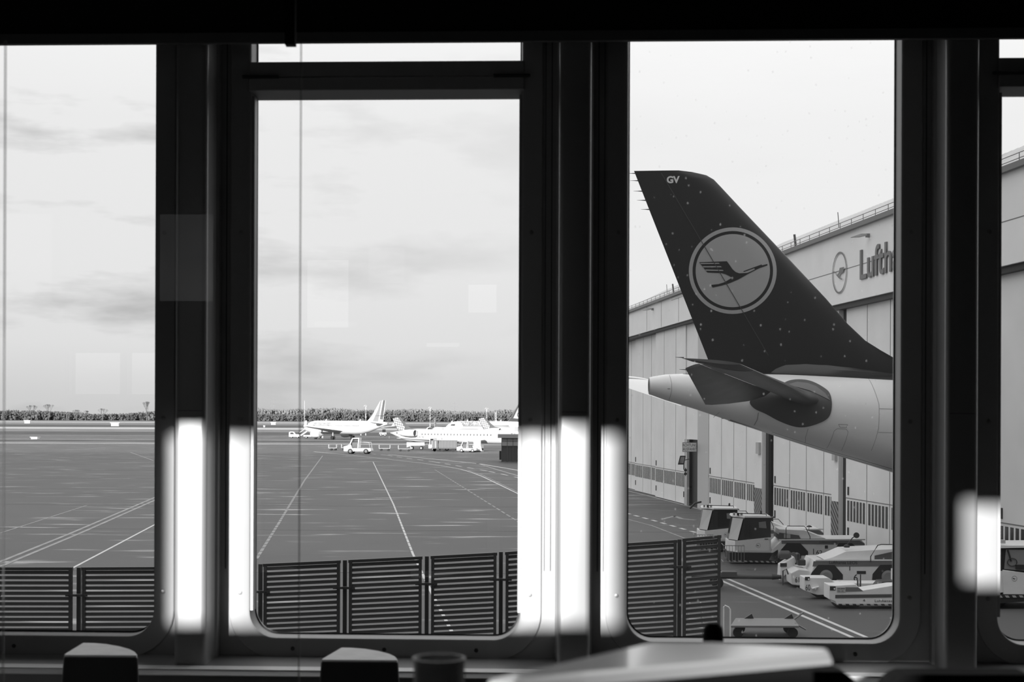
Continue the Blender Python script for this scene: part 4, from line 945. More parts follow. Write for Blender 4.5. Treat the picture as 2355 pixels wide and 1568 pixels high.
# tractor 61
def q61(px, py): return ((px-1800)/60.0, (1352-py)/60.0)
g0 = G(1800, 1352); k = 60.0/(F/g0.y)
def pr61(*a): return [tuple(c/1.0 for c in ((px-1800)/(F/g0.y), (1352-py)/(F/g0.y))) for px, py in a]
t = thing('tow_tractor', g0, 'white low tow tractor numbered 61 with a sloping hood, joined to the tow bar', 'tow tractor', math.radians(-2))
W = 2.3
m = MB(); m.prism(pr61((1858,1330),(1868,1310),(1876,1289),(2110,1285),(2120,1300),(2120,1340),(1990,1342),(1860,1338)), 0, W); m.build('body', M_tug, t, bevel=.02)
m = MB(); m.prism(pr61((1868,1302),(1870,1290),(2118,1286),(2118,1299)), -.012, 0); m.build('side_band', M_band, t)
m = MB(); m.prism(pr61((1872,1289),(1876,1286),(2120,1284),(2120,1287)), -.03, .05); m.build('trim_rail', M_white, t)
m = MB(); m.prism(pr61((1896,1287),(1917,1281),(1948,1267),(2055,1261),(2110,1263),(2115,1285)), .2, W-.3); m.build('hood', M_hood, t, bevel=.02)
m = MB(); m.prism(pr61((2012,1286),(2012,1277),(2055,1267),(2100,1268),(2105,1286)), .15, .199); m.build('hood_side_grille', M_dgrey, t)
for a in (((1862,1327),(1866,1316),(1881,1298),(1918,1298),(1937,1320),(1937,1331),(1862,1331)), ((2004,1331),(2005,1318),(2022,1297),(2060,1296),(2085,1318),(2085,1331))):
    m = MB(); m.prism(pr61(*a), -.02, 0); m.build('wheel_arch', M_arch, t)
for px in (1899, 2040):
    x = pr61((px, 0))[0][0]; wheel(t, x, .14, .46, .3); wheel(t, x, W-.14, .46, .3)
m = MB(); m.prism(pr61((1822,1345),(1820,1318),(1838,1309),(1862,1312),(1866,1330),(1862,1350)), .1, W-.2); m.build('front_platform', M_tug, t, bevel=.03)
m = MB(); m.prism(pr61((1806,1344),(1808,1308),(1820,1300),(1840,1288),(1846,1298),(1836,1316)), W-.9, W-.2); m.build('control_stand', M_hood, t, bevel=.02)
x, z = pr61((1812, 1283))[0]; MB().lathe([(-.24,.10),(-.17,.17),(.17,.17),(.26,.09)], (x+.14, W-.5, z-.05), 'x', 20).build('seat_cushion', M_dgrey, t, smooth=True)
x, z = pr61((1850, 1303))[0]; MB().box(x-.1, x+.2, .9, 1.4, z-.05, z+.18).build('driver_seat', M_dark, t, bevel=.04)
MB().box(x-.14, x-.02, .9, 1.4, z+.15, z+.42).build('seat_back', M_dark, t, bevel=.04)
for z_ in (-.02,): 
    x, z = pr61((1808, 1297))[0]; MB().box(x-.02, x+.24, W-.93, W-.9, z-.24, z-.1).build('head_lamp', M_dark, t)
x, z = pr61((1829, 1339))[0]; text('61', .28, M_dark, t, face_cam((x, .09, z)), ext=.003, name='number', sx=.7)
x, z = pr61((1961, 1334))[0]; text('61', .36, M_dark, t, face_cam((x, -.006, z)), ext=.003, name='number')
x, z = pr61((1905, 1295.5))[0]; text('Lufthansa LEOS', .16, M_dark, t, face_cam((x, -.016, z)), ext=.002, sx=1.06, bold=.002)
x, z = pr61((1952, 1310))[0]; MB().box(x, x+.03, -.01, 0, z, z+.17).build('side_marker', M_dark, t)
x, z = pr61((1969, 1318))[0]; MB().box(x, x+.34, -.012, 0, z, z+.11).build('recess_panel', M_dark, t)
m = MB(); a = pr61((2000,1290),(2000,1278),(2016,1252),(2024,1250),(2080,1250)); m.tube([(p[0], -.03, p[1]) for p in a], .02, 6); m.build('handrail', M_dark, t)
x, z = pr61((1952, 1259))[0]; MB().lathe([(-.02,.11),(.04,.12),(.1,.05)], (x, .5, z), 'z', 14).build('beacon', M_dark, t)
m = MB(); a = pr61((1952,1255),(1965,1238),(1974,1232)); m.tube([(p[0], .5, p[1]) for p in a], .02, 6); m.build('mirror_arm', M_dark, t)
x, z = pr61((1974, 1232))[0]; MB().lathe([(-.04,.11),(.04,.11)], (x, .5, z), 'y', 14).build('mirror', M_dark, t)
m = MB(); a = pr61((1800,1345),(1800,1312),(1808,1308),(1812,1320)); m.tube([(p[0], -.05, p[1]) for p in a], .03, 6); m.build('coupling_post', M_dgrey, t)

# tow bar on the ground
a = G(1590, 1350); b = G(1800, 1352); Lb = (b-a).length
t = thing('tow_bar', ((a+b)/2), 'long dark tow bar on wheels lying left of tractor 61', 'tow bar', math.atan2((b-a).y, (b-a).x))
MB().tube([(-Lb/2,0,.42),(Lb/2-.35,0,.42)], .09, 12).build('tube', M_dgrey, t, smooth=True)
MB().tube([(Lb/2-.4,0,.42),(Lb/2-.05,0,.42)], [.11,.07], 12).build('tow_head', M_dark, t)
MB().box(-Lb/2+1.1, -Lb/2+1.7, -.25, .25, .42, .62).build('hydraulic_box', M_dgrey, t)
for s_ in (-1, 1):
    MB().lathe([(-.07,.2),(-.05,.22),(.05,.22),(.07,.2)], (-Lb/2+.95, s_*.4, .22), 'y', 18).build('wheel', M_tyre, t)
MB().tube([(-.5,.1,.5),(-.9,.1,1.0)], .02, 6).build('lever', M_dark, t)

# tractor 60: fork arms towards us on the left, cab beyond the last mullion
gA = G(1850, 1378); gB = G(1907, 1400); KA_ = F/gB.y
t = thing('tow_tractor', gB, 'white low tractor with two fork arms, cab showing in the last window', 'tow tractor', world=False)
pb = lambda *a: [((px-1907)/KA_, (1400-py)/KA_) for px, py in a]
W = .85
m = MB(); m.prism(pb((1907,1378),(1907,1345),(1921,1346),(1968,1343),(1982,1357),(2054,1345),(2180,1343),(2200,1390),(1924,1390),(1921,1383)), 0, W); m.build('fork_arm', M_tug, t, bevel=.02)
m = MB(); m.prism(pb((1921,1375),(1921,1367.5),(2200,1363),(2200,1370)), -.012, 0); m.build('dark_band', M_dgrey, t)
m = MB(); m.prism(pb((1943,1360),(1943,1350),(1973,1350),(1985,1358.5)), -.012, 0); m.build('side_band', M_band, t)
m = MB(); m.prism(pb((1923,1391),(1929,1388),(2200,1388),(2200,1392)), -.012, .0); m.build('hazard_edge', M_hz, t)
x, z = pb((1908.5, 1357))[0]; MB().box(x, x+.19, -.015, 0, z, z+.13).build('lamp_housing', M_dark, t); MB().lathe([(-.02,.03),(0,.03)], (x+.15, -.005, z+.05), 'y', 12).build('head_lamp', M_white, t)
x, z = pb((1925, 1361.5))[0]; MB().box(x, x+.28, -.014, -.004, z, z+.17).build('data_plate', M_lgrey, t)
text('KALMAR', .065, M_dark, t, face_cam((x+.01, -.016, z+.10)), ext=.001, bold=.001); text('TBL 190', .06, M_dark, t, face_cam((x+.01, -.016, z+.02)), ext=.001)
x, z = pb((2011, 1383.5))[0]; text('Lufthansa', .115, M_dark, t, face_cam((x, -.006, z)), ext=.002, sx=1.25, spacing=1.1)
x, z = pb((1988, 1380))[0]; MB().lathe([(-.01,.035),(0,.035)], (x, -.0, z), 'y', 14).build('lashing_eye', M_dark, t)
dx, dy = gA.x-gB.x, gA.y-gB.y; KB_ = F/gA.y
pc = lambda *a: [((px-1850)/KB_+dx, (1378-py)/KB_) for px, py in a]
m = MB(); m.prism(pc((1850,1358),(1850,1328),(1905,1328),(1922,1340),(2100,1340),(2100,1366),(1880,1368),(1866,1364)), dy, dy+W); m.build('fork_arm', M_tug, t, bevel=.02)
x, z = pc((1852, 1343))[0]; text('60', .30, M_dark, t, face_cam((x, dy-.006, z-.22)), ext=.002, sx=.6, name='number')
x, z = pc((1851, 1334))[0]; MB().box(x, x+.17, dy-.015, dy, z, z+.12).build('lamp_housing', M_dark, t)
MB().lathe([(-.02,.03),(0,.03)], (x+.13, dy-.01, z+.04), 'y', 12).build('head_lamp', M_white, t)
x, z = pc((1866, 1353))[0]; m = MB(); m.hexa([(x,dy-.18,z),(x+.25,dy-.12,z+.06),(x+.25,dy,z+.06),(x,dy,z+.0)], [(x,dy-.18,z+.02),(x+.25,dy-.12,z+.09),(x+.25,dy,z+.09),(x,dy,z+.03)]); m.build('step_plate', M_tug, t)
m = MB(); m.prism(pb((2110,1390),(2110,1330),(2240,1325),(2240,1392)), .0, dy+W); m.build('rear_body', M_tug, t)
# clamp gear between the arms
m = MB(); m.prism(pc((1985,1362),(2000,1345),(2012,1330),(2040,1328),(2080,1340),(2090,1362)), dy-1.0, dy-.2); m.build('nose_gear_cradle', M_dark, t)
for px in (1963, 1969): x, z = pc((px, 1345))[0]; MB().tube([(x,dy-.6,z-.1),(x,dy-.6,z+.25)], .03, 8).build('hydraulic_post', M_dgrey, t)
for x_, y_ in ((pb((1945,0))[0][0], .4), (pc((1900,0))[0][0], dy+.4)): wheel(t, x_, y_, .3, .5)
m = MB(); m.prism(pb((1921,1391),(1928,1398),(1975,1396),(1985,1390)), .1, .7); m.build('skid_plate', M_arch, t); m = MB(); m.prism(pc((1866,1364),(1880,1374),(1915,1374),(1925,1366)), dy+.1, dy+.7); m.build('skid_plate', M_arch, t)
# cab in the last window
m = MB(); m.prism(pb((2278,1366),(2282,1312),(2296,1314),(2312,1312),(2312,1362)), .2, 2.2); m.build('cab_front', M_tug, t)
m = MB(); m.prism(pb((2312,1368),(2310,1310),(2430,1325),(2430,1368)), .18, 2.2); m.build('cab_body', M_tug, t, bevel=.02)
m = MB(); m.prism(pb((2296,1312),(2304,1258),(2420,1256),(2430,1325)), .22, 2.15); m.build('cab_glasshouse', M_pane3, t)
m = MB(); m.prism(pb((2314,1308),(2318,1263),(2420,1264),(2420,1318)), .205, .22); m.build('side_window', M_grey, t)
m = MB(); m.prism(pb((2292,1260),(2298,1254),(2425,1253),(2428,1257)), .15, 2.25); m.build('cab_roof', M_tug, t)
x, z = pb((2332, 1292))[0]; MB().tube([(x+.16*math.cos(k*PI/10), .18, z+.13*math.sin(k*PI/10)) for k in range(21)], .014, 6).build('steering_wheel', M_dark, t)
x, z = pb((2340, 1306))[0]; MB().box(x, x+.4, .14, .2, z-.03, z+.12).build('dashboard', M_dark, t)
m = MB(); a = pb((2322,1264),(2330,1290)); m.tube([(p[0], .19, p[1]) for p in a], .03, 6); m.build('cab_pillar', M_dark, t)
x, z = pb((2337, 1330))[0]; emblem(t, lambda a, b, l_: Vector((x+a*.09, .172-.004*l_, z+b*.09)), M_dark, M_dark)
x, z = pb((2294.5, 1344))[0]; text('60', .22, M_dark, t, face_cam((x-.09, .19, z)), ext=.002, sx=.8, name='number')
m = MB(); m.prism(pb((2240,1392),(2240,1366),(2430,1366),(2430,1376)), .1, 2.3); m.build('cab_floor', M_arch, t)
m = MB(); m.prism(pb((2240,1374),(2240,1369),(2430,1367),(2430,1372)), .08, .1); m.build('hazard_edge', M_hz, t)
x, z = pb((2311, 1246))[0]; MB().box(x-.1, x+.12, .3, .5, z-.06, z+.06).build('work_lamp', M_lgrey, t)
wheel(t, pb((2300,0))[0][0], .5, .35, .4); wheel(t, pb((2200,0))[0][0], .5, .35, .4)

# trolley on the ground right of the screen, and its hand rail
g0 = G(1760, 1466); K = F/g0.y
t = thing('equipment_trolley', g0, 'flat grey trolley standing right of the slatted screen end', 'trolley')
m = MB(); m.add([], []); m.hexa([(-1.05,-.2,.32),(.95,-.2,.32),(1.05,1.1,.36),(-.7,1.1,.36)], [(-1.05,-.2,.38),(.95,-.2,.38),(1.05,1.1,.42),(-.7,1.1,.42)]); m.build('deck', mat('trolley_grey', .2, .5), t, bevel=.01)
for x in (-.45, .75):
    MB().prism([(x,.42),(x+.28,.42),(x+.22,.56)], 1.0, 1.1).build('corner_bracket', M_dark, t)
for x, y in ((-.8,0),(.8,0),(-.6,.9),(.85,.9)):
    MB().lathe([(-.05,.15),(.05,.15)], (x,y,.15), 'y', 16).build('wheel', M_tyre, t)
m = MB(); m.tube([(.9,.2,.4),(1.25,.3,.2)], .03, 6); m.build('drawbar', M_grey, t)
MB().tube([(1.0,.9,.4),(1.3,.9,.62)], .03, 6).build('side_bar', M_grey, t)
a = P(1664, 1500, 40.5)
t = thing('hand_rail', (a.x, 40.5, 0), 'bent pale handrail loop just right of the screen end', 'handrail')
h = P(1664, 1392, 40.5).z; w_ = 15/F*40.5
MB().tube([(0,0,0),(0,0,h-.04),(.03,0,h),(w_-.05,-.0,h-.05),(w_,0,h-.12),(w_,0,0)], .022, 8).build('rail', mat('rail_pale', .8, .4), t, smooth=True)
# step ladder behind the screen
a = G(1600, 1465); t = thing('step_ladder', a, 'pale step ladder seen through the slats at the screen end', 'ladder')
for s_ in (-1, 1):
    MB().tube([(s_*.28,0,0),(s_*.16,.1,1.0)], .02, 6).build('front_leg', M_lgrey, t); MB().tube([(s_*.28,.6,0),(s_*.16,.15,1.0)], .02, 6).build('rear_leg', M_lgrey, t)
for k in range(3): MB().box(-.22+.03*k, .22-.03*k, .0+.03*k, .1+.03*k, .25+.25*k, .28+.25*k).build('step', M_lgrey, t)
# ================================================================== distant airliners
M_jet = mat('jet_white', .60, .35); M_jeng = mat('engine_white', .55, .35); M_jwin = mat('cabin_window_grey', .12, .3); M_tail_d = mat('tail_dark', .10, .4)
M_tail_l = mat('tail_light', .22, .4); M_jdark = mat('jet_dark', .04, .5)
def wing(par, name, root_le, root_te, tip_le, tip_te, t0, t1, m):
    V = Vector; rs = []
    for k in (0, .5, 1): rs.append(airfoil(V(root_le).lerp(V(tip_le), k), V(root_te).lerp(V(tip_te), k), t0*(1-k)+t1*k, 5))
    return MB().loft(rs).build(name, m, par, smooth=True, autos=1.0)
def finp(par, pts, th, m, name='tail_fin'):     # upright fin given as polygon in x,z
    o = MB().prism(pts, -th, th).build(name, m, par, bevel=.03); return o
def loc_fus(par, L_, R, z0, st_, m=None):
    rs = []
    for x, r, dz in st_: rs.append([(x, r*R*math.cos(2*PI*k/28), z0+dz*R+r*R*math.sin(2*PI*k/28)) for k in range(28)])
    return MB().loft(rs).build('fuselage', m or M_jet, par, smooth=True)
def gear(par, x, y, z1, r=.55, w_=.7, name='landing_gear'):
    g_ = MB().tube([(x,y,z1),(x,y,r)], .16, 8).build(name, M_lgrey, par)
    for s_ in (-w_/2, w_/2): MB().lathe([(-.16,r*.9),(-.1,r),(.1,r),(.16,r*.9)], (x,y+s_,r), 'y', 18).build('wheel', M_tyre, g_)
def hug(o, R, z0):      # lay lettering on the round hull
    for v in o.data.vertices: v.co.y = -math.sqrt(max(.1, R*R-(v.co.z-z0)**2)) - .15
    return o
# nose at -x; visible side is -y (x forward is towards the left of the picture unless rz says otherwise)
def narrow_body(px, py, rz, label, name_text, fin_m, stripes, tx, ts, R=2.0, flip=False):
    t = thing('airliner', G(px, py), label, 'airplane', rz)
    z0 = 3.55
    loc_fus(t, 37.5, R, z0, [(0,.04,-.25),(.3,.25,-.24),(1.0,.48,-.18),(2.2,.74,-.10),(3.6,.92,-.03),(5.5,1,0),(24,1,0),(27,.95,.05),(30,.78,.20),(33,.54,.40),(35.5,.32,.55),(37.2,.14,.62),(37.4,.08,.62)])
    MB().lathe([(37.38,.20),(37.5,.12)], (0,0,z0+.62*R), 'x', 12).build('tail_cone_end', M_jdark, t)
    s = -1 if not flip else 1
    m = MB()
    for k in range(34):
        x = 6.0+k*.62
        if 14 < k < 17: continue
        m.hexa([(x,s*R*.985,z0+.35),(x+.24,s*R*.985,z0+.35),(x+.24,s*R*.93,z0+.72),(x,s*R*.93,z0+.72)], [(x,s*(R*.985+.012),z0+.35),(x+.24,s*(R*.985+.012),z0+.35),(x+.24,s*(R*.93+.012),z0+.72),(x,s*(R*.93+.012),z0+.72)])
    m.build('cabin_windows', M_jwin, t)
    m = MB(); m.hexa([(1.55,s*.62,z0+.62),(2.6,s*1.38,z0+.62),(2.9,s*1.22,z0+1.1),(2.1,s*.5,z0+1.02)], [(1.45,s*.72,z0+.62),(2.5,s*1.48,z0+.62),(2.8,s*1.32,z0+1.1),(2.0,s*.6,z0+1.04)]); m.build('cockpit_window', M_jdark, t)
    f_ = finp(t, [(28.6,z0+R*.95),(30.6,z0+R+1.4),(34.4,z0+R+5.9),(36.4,z0+R+5.9),(36.0,z0+R+3.2),(35.3,z0+R*.9),(33,z0+R*.8)], .16, fin_m)
    for (pts, mm) in stripes: 
        o = MB().prism([(a, z0+R+b) for a, b in pts], s*.18-.02, s*.18+.02).build('fin_stripe', mm, f_)
    for sg in (-1, 1):
        wing(t, 'wing', (12.5,sg*1.5,z0-1.1),(19.6,sg*1.5,z0-1.1),(20.3,sg*17,z0+.35),(21.7,sg*17,z0+.35), .45, .08, M_jet)
        wing(t, 'winglet', (20.2,sg*16.9,z0+.3),(21.7,sg*16.9,z0+.3),(21.5,sg*17.2,z0+2.0),(22.1,sg*17.2,z0+2.0), .05, .03, M_jet)
        wing(t, 'tailplane', (33.0,sg*.4,z0+1.1),(36.2,sg*.4,z0+1.1),(36.3,sg*6.2,z0+1.6),(37.4,sg*6.2,z0+1.6), .16, .05, M_jet)
        e = MB().lathe([(0,.85),(.15,1.02),(.8,1.12),(2.4,1.06),(3.6,.84),(4.3,.62)], (10.6,sg*5.8,z0-1.95), 'x', 24, cap=False).build('engine', M_jeng, t, smooth=True)
        MB().lathe([(.5,.92),(.55,.9)], (10.6,sg*5.8,z0-1.95), 'x', 20).build('fan', M_jdark, e)
        MB().lathe([(3.4,.82),(3.9,.80),(4.32,.64),(4.9,.3)], (10.6,sg*5.8,z0-1.95), 'x', 20).build('exhaust_nozzle', M_grey, e)
        MB().box(12.2, 15.2, sg*5.8-.15, sg*5.8+.15, z0-1.3, z0-.55).build('pylon', M_jet, e)
        gear(t, 17.6, sg*3.8, z0-1.0)
    gear(t, 5.0, 0, z0-1.4, .38, .5)
    if name_text:
        hug(text(name_text, ts, M_grey, t, face_cam((tx, 0, z0+.75)), ext=.0), R, z0)
    MB().prism([(9.5,z0+R*.98),(9.8,z0+R+.45),(10.1,z0+R+.45),(10.1,z0+R*.98)], -.03, .03).build('aerial', M_jet, t)
    MB().prism([(25,z0+R*.98),(25.3,z0+R+.45),(25.6,z0+R+.45),(25.6,z0+R*.98)], -.03, .03).build('aerial', M_jet, t)
    return t
narrow_body(702, 1008.5, math.radians(-43), 'white airliner with a striped fin, nose left, standing far off in the second window', 'germanwings', M_jet,
    [([(31.0,-.2),(33.4,3.2),(34.5,5.9),(35.0,5.9),(33.4,-.3)], M_tail_l), ([(33.6,-.4),(35.1,5.9),(35.6,5.9),(35.0,-.4)], M_jet), ([(34.2,.5),(35.6,5.9),(36.4,5.9),(35.9,3.0),(35.4,.3)], M_tail_d)], 6.2, 1.5)
c_ = G(1030, 1011.5)
ab = narrow_body(1024, 1011, math.radians(50), 'white airliner with a dark tail and a rounded badge, behind the parked jets', 'airberlin', M_tail_d,
    [([(31.2,.9),(33.6,4.2),(35.6,4.6),(35.9,2.8),(34.4,.7)], M_jet)], 5.4, 2.3)
o = MB(); o.tube([(33.7+.55*math.cos(k*PI/9), -.22, 3.55+2+2.0+.55*math.sin(k*PI/9)) for k in range(14)], .12, 6).tube([(34.9+.4*math.cos(k*PI/9), -.22, 3.55+2+3.4+.4*math.sin(k*PI/9)) for k in range(14)], .12, 6); o.build('tail_badge', M_tail_d, ab)

M_chk = bpy.data.materials.new('fin_checks'); M_chk.use_nodes = True
n = M_chk.node_tree.nodes; l = M_chk.node_tree.links; t = n.new('ShaderNodeTexCoord'); mpn = n.new('ShaderNodeMapping'); mpn.inputs['Rotation'].default_value = (0, math.radians(-12), 0); mpn.inputs['Scale'].default_value = (1.15, 0, 1.35)
vo = n.new('ShaderNodeTexVoronoi'); vo.inputs['Randomness'].default_value = 0; vo.inputs['Scale'].default_value = 1.55; vo.distance = 'CHEBYCHEV'
l.new(t.outputs['Object'], mpn.inputs[0]); l.new(mpn.outputs[0], vo.inputs[0])
rr = n.new('ShaderNodeValToRGB'); rr.color_ramp.interpolation = 'CONSTANT'; rr.color_ramp.elements[0].color = g(.62); rr.color_ramp.elements[1].position = .36; rr.color_ramp.elements[1].color = g(.11)
l.new(vo.outputs['Distance'], rr.inputs[0]); l.new(rr.outputs[0], n['Principled BSDF'].inputs['Base Color'])
def regional_jet(px, py, rz, label):
    """rear engined jet with a high tailplane; tail at x=0, nose at +x"""
    t = thing('regional_jet', G(px, py), label, 'airplane', rz, group='regional jets with chequered fins')
    R = 1.35; z0 = 2.75
    loc_fus(t, 36, R, z0, [(.6,.05,.38),(1.2,.14,.36),(2.2,.34,.28),(4.0,.66,.14),(6.0,.90,.04),(8.5,1,0),(30,1,0),(32,.95,-.02),(33.8,.74,-.1),(35.2,.42,-.2),(36,.08,-.28)])
    f_ = finp(t, [(3.0,z0+.7),(1.9,z0+2.2),(1.0,z0+4.0),(3.3,z0+4.0),(4.9,z0+2.4),(6.2,z0+1.55),(8.4,z0+1.25),(8.6,z0+.9)], .14, M_tail_d)
    MB().prism([(3.0,z0+1.1),(2.1,z0+2.2),(1.3,z0+3.75),(2.9,z0+3.75),(4.2,z0+2.4),(4.8,z0+1.7),(4.6,z0+1.1)], -.17, -.15).build('chequered_panel', M_chk, f_)
    for sg in (-1, 1):
        wing(t, 'tailplane', (3.6,sg*.1,z0+4.02),(.9,sg*.1,z0+4.02),(1.4,sg*4.3,z0+4.1),(.2,sg*4.3,z0+4.1), .14, .05, M_tail_d)
        wing(t, 'wing', (20.2,sg*1.0,z0-1.0),(14.6,sg*1.0,z0-1.0),(13.8,sg*11.2,z0-.35),(12.6,sg*11.2,z0-.35), .32, .06, M_jet)
        e = MB().lathe([(0,.34),(.9,.52),(1.5,.66),(3.0,.76),(4.3,.72),(4.6,.62)], (4.9,sg*2.15,z0+.55), 'x', 22, cap=False).build('engine', M_jeng, t, smooth=True)
        MB().lathe([(4.2,.6),(4.22,.6)], (4.9,sg*2.15,z0+.55), 'x', 18).build('fan', M_jdark, e)
        MB().lathe([(-.75,.04),(.0,.30),(.5,.38)], (4.9,sg*2.15,z0+.55), 'x', 16).build('exhaust_nozzle', M_dgrey, e)
        MB().box(5.8, 8.8, sg*1.1-.35, sg*1.1+.35, z0+.4, z0+.7).build('engine_pylon', M_jet, e)
        gear(t, 16.4, sg*2.0, z0-1.0, .45, .5)
    gear(t, 32, 0, z0-1.0, .3, .4)
    m = MB()
    for k in range(22): x = 10.5+k*.86; m.box(x, x+.26, -R-.012, -R*.985, z0+.18, z0+.52)
    m.build('cabin_windows', M_jwin, t)
    m = MB(); m.hexa([(33.4,-.62,z0+.35),(34.5,-.3,z0+.3),(33.9,-.3,z0+.68),(33.2,-.58,z0+.72)], [(33.5,-.85,z0+.35),(34.7,-.42,z0+.3),(34.0,-.45,z0+.72),(33.25,-.78,z0+.76)]); m.build('cockpit_window', M_jdark, t)
    hug(text('eurowings', 1.15, M_lgrey, t, face_cam((26.0, 0, z0+.55)), ext=0), R, z0); hug(text('D-ACNJ', .55, M_grey, t, face_cam((9.2, 0, z0-.35)), ext=0), R, z0)
    return t
j1 = regional_jet(893, 1031, math.radians(-38), 'nearest regional jet with a chequered fin, its tail to the left, in the second window')
def copy_tree(o, parent=None):
    c = o.copy(); COL.objects.link(c); c.parent = parent
    for ch in [x for x in bpy.data.objects if x.parent == o]: copy_tree(ch, c)
    return c
j2 = copy_tree(j1); j2.location = G(1092, 1020); j2.rotation_euler.z = math.radians(-36); j2['label'] = 'regional jet whose chequered fin stands right of the middle, cut by the glass hut'
j3 = copy_tree(j1); j3.location = G(997, 1015); j3.rotation_euler.z = math.radians(-80); j3['label'] = 'farthest regional jet, only its chequered fin and roof show over the nearest jet'
# ================================================================== vehicles on the far apron
def small_tug(px, py, rz, label, K=1.0):
    t = thing('baggage_tug', G(px, py), label, 'tug', rz)
    m = MB(); m.prism([(0,.35),(0,.95),(.7,1.15),(1.0,1.2),(1.15,.75),(3.6,.75),(3.7,.4),(3.5,.3),(.2,.3)], -.8, .8); m.build('body', M_wht2, t, bevel=.03)
    m = MB(); m.prism([(.75,1.15),(1.15,2.05),(1.3,2.1),(2.0,2.1),(2.05,2.0),(1.25,2.0),(.9,1.15)], -.8, .8).prism([(1.85,.8),(2.0,2.1),(2.08,2.1),(1.98,.8)], -.8, .8); m.build('cab_frame', M_wht2, t)
    MB().box(1.1, 1.85, -.6, .6, .8, 1.5).build('driver_seat', M_dark, t)
    m = MB(); m.tube([(2.2,-.7,.8),(2.2,-.7,1.55),(3.4,-.7,1.5),(3.5,-.7,.8)], .03, 5).tube([(2.2,.7,.8),(2.2,.7,1.55),(3.4,.7,1.5),(3.5,.7,.8)], .03, 5); m.build('rear_rail', M_lgrey, t)
    for x in (.9, 3.0):
        for y in (-.7, .7): wheel(t, x, y, .34, .25)
    if K != 1: t.scale = (K, K, K)
    return t
small_tug(793, 1043, math.radians(-6), 'white open baggage tug with two dark wheels in front of the jets', 1.35)
def dolly(px, py, rz, label, L_=3.0, load=False):
    t = thing('cargo_dolly', G(px, py), label, 'dolly', rz, group='flat dollies in a row on the far apron')
    MB().box(0, L_, -.8, .8, .42, .52).build('deck', M_grey, t)
    MB().tube([(0,0,.45),(-1.1,0,.35)], .04, 5).build('drawbar', M_dark, t)
    for e_ in (0, L_-.08): MB().box(e_, e_+.08, -.8, .8, .5, 1.15).build('end_frame', M_lgrey, t)
    for x in (.4, L_-.4):
        for y in (-.6, .6): MB().lathe([(-.08,.2),(.08,.2)], (x,y,.2), 'y', 12).build('wheel', M_tyre, t)
    return t
dolly(757, 1035.5, -.05, 'leftmost small dolly ahead of the baggage tug', 1.6); dolly(786, 1034.5, -.03, 'second small dolly ahead of the baggage tug', 1.5)
dolly(872, 1036.5, 0, 'dolly just right of the baggage tug', 2.2); dolly(916, 1037.5, .02, 'empty dolly under the tail of the nearest jet', 2.4)
def box_trailer(px, py, W_, label, ribs):
    t = thing('baggage_trailer', G(px, py), label, 'trailer')
    MB().box(0, W_, -1, 1, .5, .7).build('chassis', M_dark, t)
    MB().box(.05, W_-.05, -.95, .95, .7, 2.0).build('curtain_sides', M_dgrey, t)
    m = MB(); n_ = int(W_/.6)
    for k in range(n_): m.box(.1+k*W_/n_, .22+k*W_/n_, -.99, -.95, .7, 2.0)
    m.build('curtain_ribs', mat('curtain_grey', .13) if ribs else M_lgrey, t); MB().box(0, W_, -1, 1, 2.0, 2.12).build('roof', M_dgrey, t)
    for x in (.7, W_-.7): MB().lathe([(-.1,.35),(.1,.35)], (x,-.85,.35), 'y', 14).build('wheel', M_tyre, t)
    return t
box_trailer(1009, 1037.5, 3.6, 'dark ribbed baggage trailer, middle of the row under the nearest jet', True)
box_trailer(992, 1037.5, 1.35, 'pale short baggage trailer, left end of the ribbed trailer', False)
# belt loaders and service truck by the nearest jet
t = thing('belt_loader', G(936, 1034), 'white belt loader left of the ribbed trailer', 'loader')
MB().prism([(0,.5),(0,1.5),(.8,1.6),(3.6,1.5),(3.6,.9),(.9,.85)], -.9, .9).build('body', M_wht2, t); MB().prism([(.6,1.65),(3.7,1.2),(3.7,1.4),(.7,1.85)], -.4, .4).build('belt', M_dark, t)
for x in (1.0, 2.9): wheel(t, x, -.75, .36, .25); wheel(t, x, .75, .36, .25)
t = thing('pushback_tug', G(986, 1036), 'boxy tug with an open glass cab beside the ribbed trailer', 'tug')
MB().box(0, 4.6, -1, 1, .45, 1.2).build('body', M_wht2, t, bevel=.04)
m = MB(); 
for x in (.2, 1.0, 1.3, 2.5):
    m.box(x, x+.1, -.95, -.85, 1.2, 2.5).box(x, x+.1, .85, .95, 1.2, 2.5)
m.box(.15, 2.65, -1, 1, 2.5, 2.62); m.build('cab_frame', M_lgrey, t); MB().box(.35, .95, -.8, .8, 1.25, 2.35).build('cab_glass', M_pane3, t)
for x in (.9, 3.6): wheel(t, x, -.8, .4, .3); wheel(t, x, .8, .4, .3)
t = small_tug(1052, 1039.5, math.radians(-8), 'white open tug right of the ribbed trailer')
t = thing('fuel_cart', G(1079, 1039), 'row of slanted pale panels on a cart under the nearest jet', 'cart')
for k in range(3): MB().hexa([(.9*k,-.5,.2),(.9*k+.7,-.5,.2),(.9*k+.4,-.4,1.2),(.9*k-.3,-.4,1.2)], [(.9*k,-.45,.2),(.9*k+.7,-.45,.2),(.9*k+.4,-.35,1.2),(.9*k-.3,-.35,1.2)]).build('panel', M_lgrey if k else M_wht2, t)
MB().box(0, 2.8, -.4, .7, .0, .3).build('deck', M_dark, t)
t = thing('lavatory_cabinet', G(1095, 1037), 'tall white service cabinet on wheels beside the row of slanted panels', 'cabinet')
MB().box(-.5, .9, -.7, .7, .5, 2.6).build('cabinet', M_white, t, bevel=.04); MB().box(-.1, .3, -.72, -.7, 1.4, 2.3).build('hatch', M_lgrey, t)
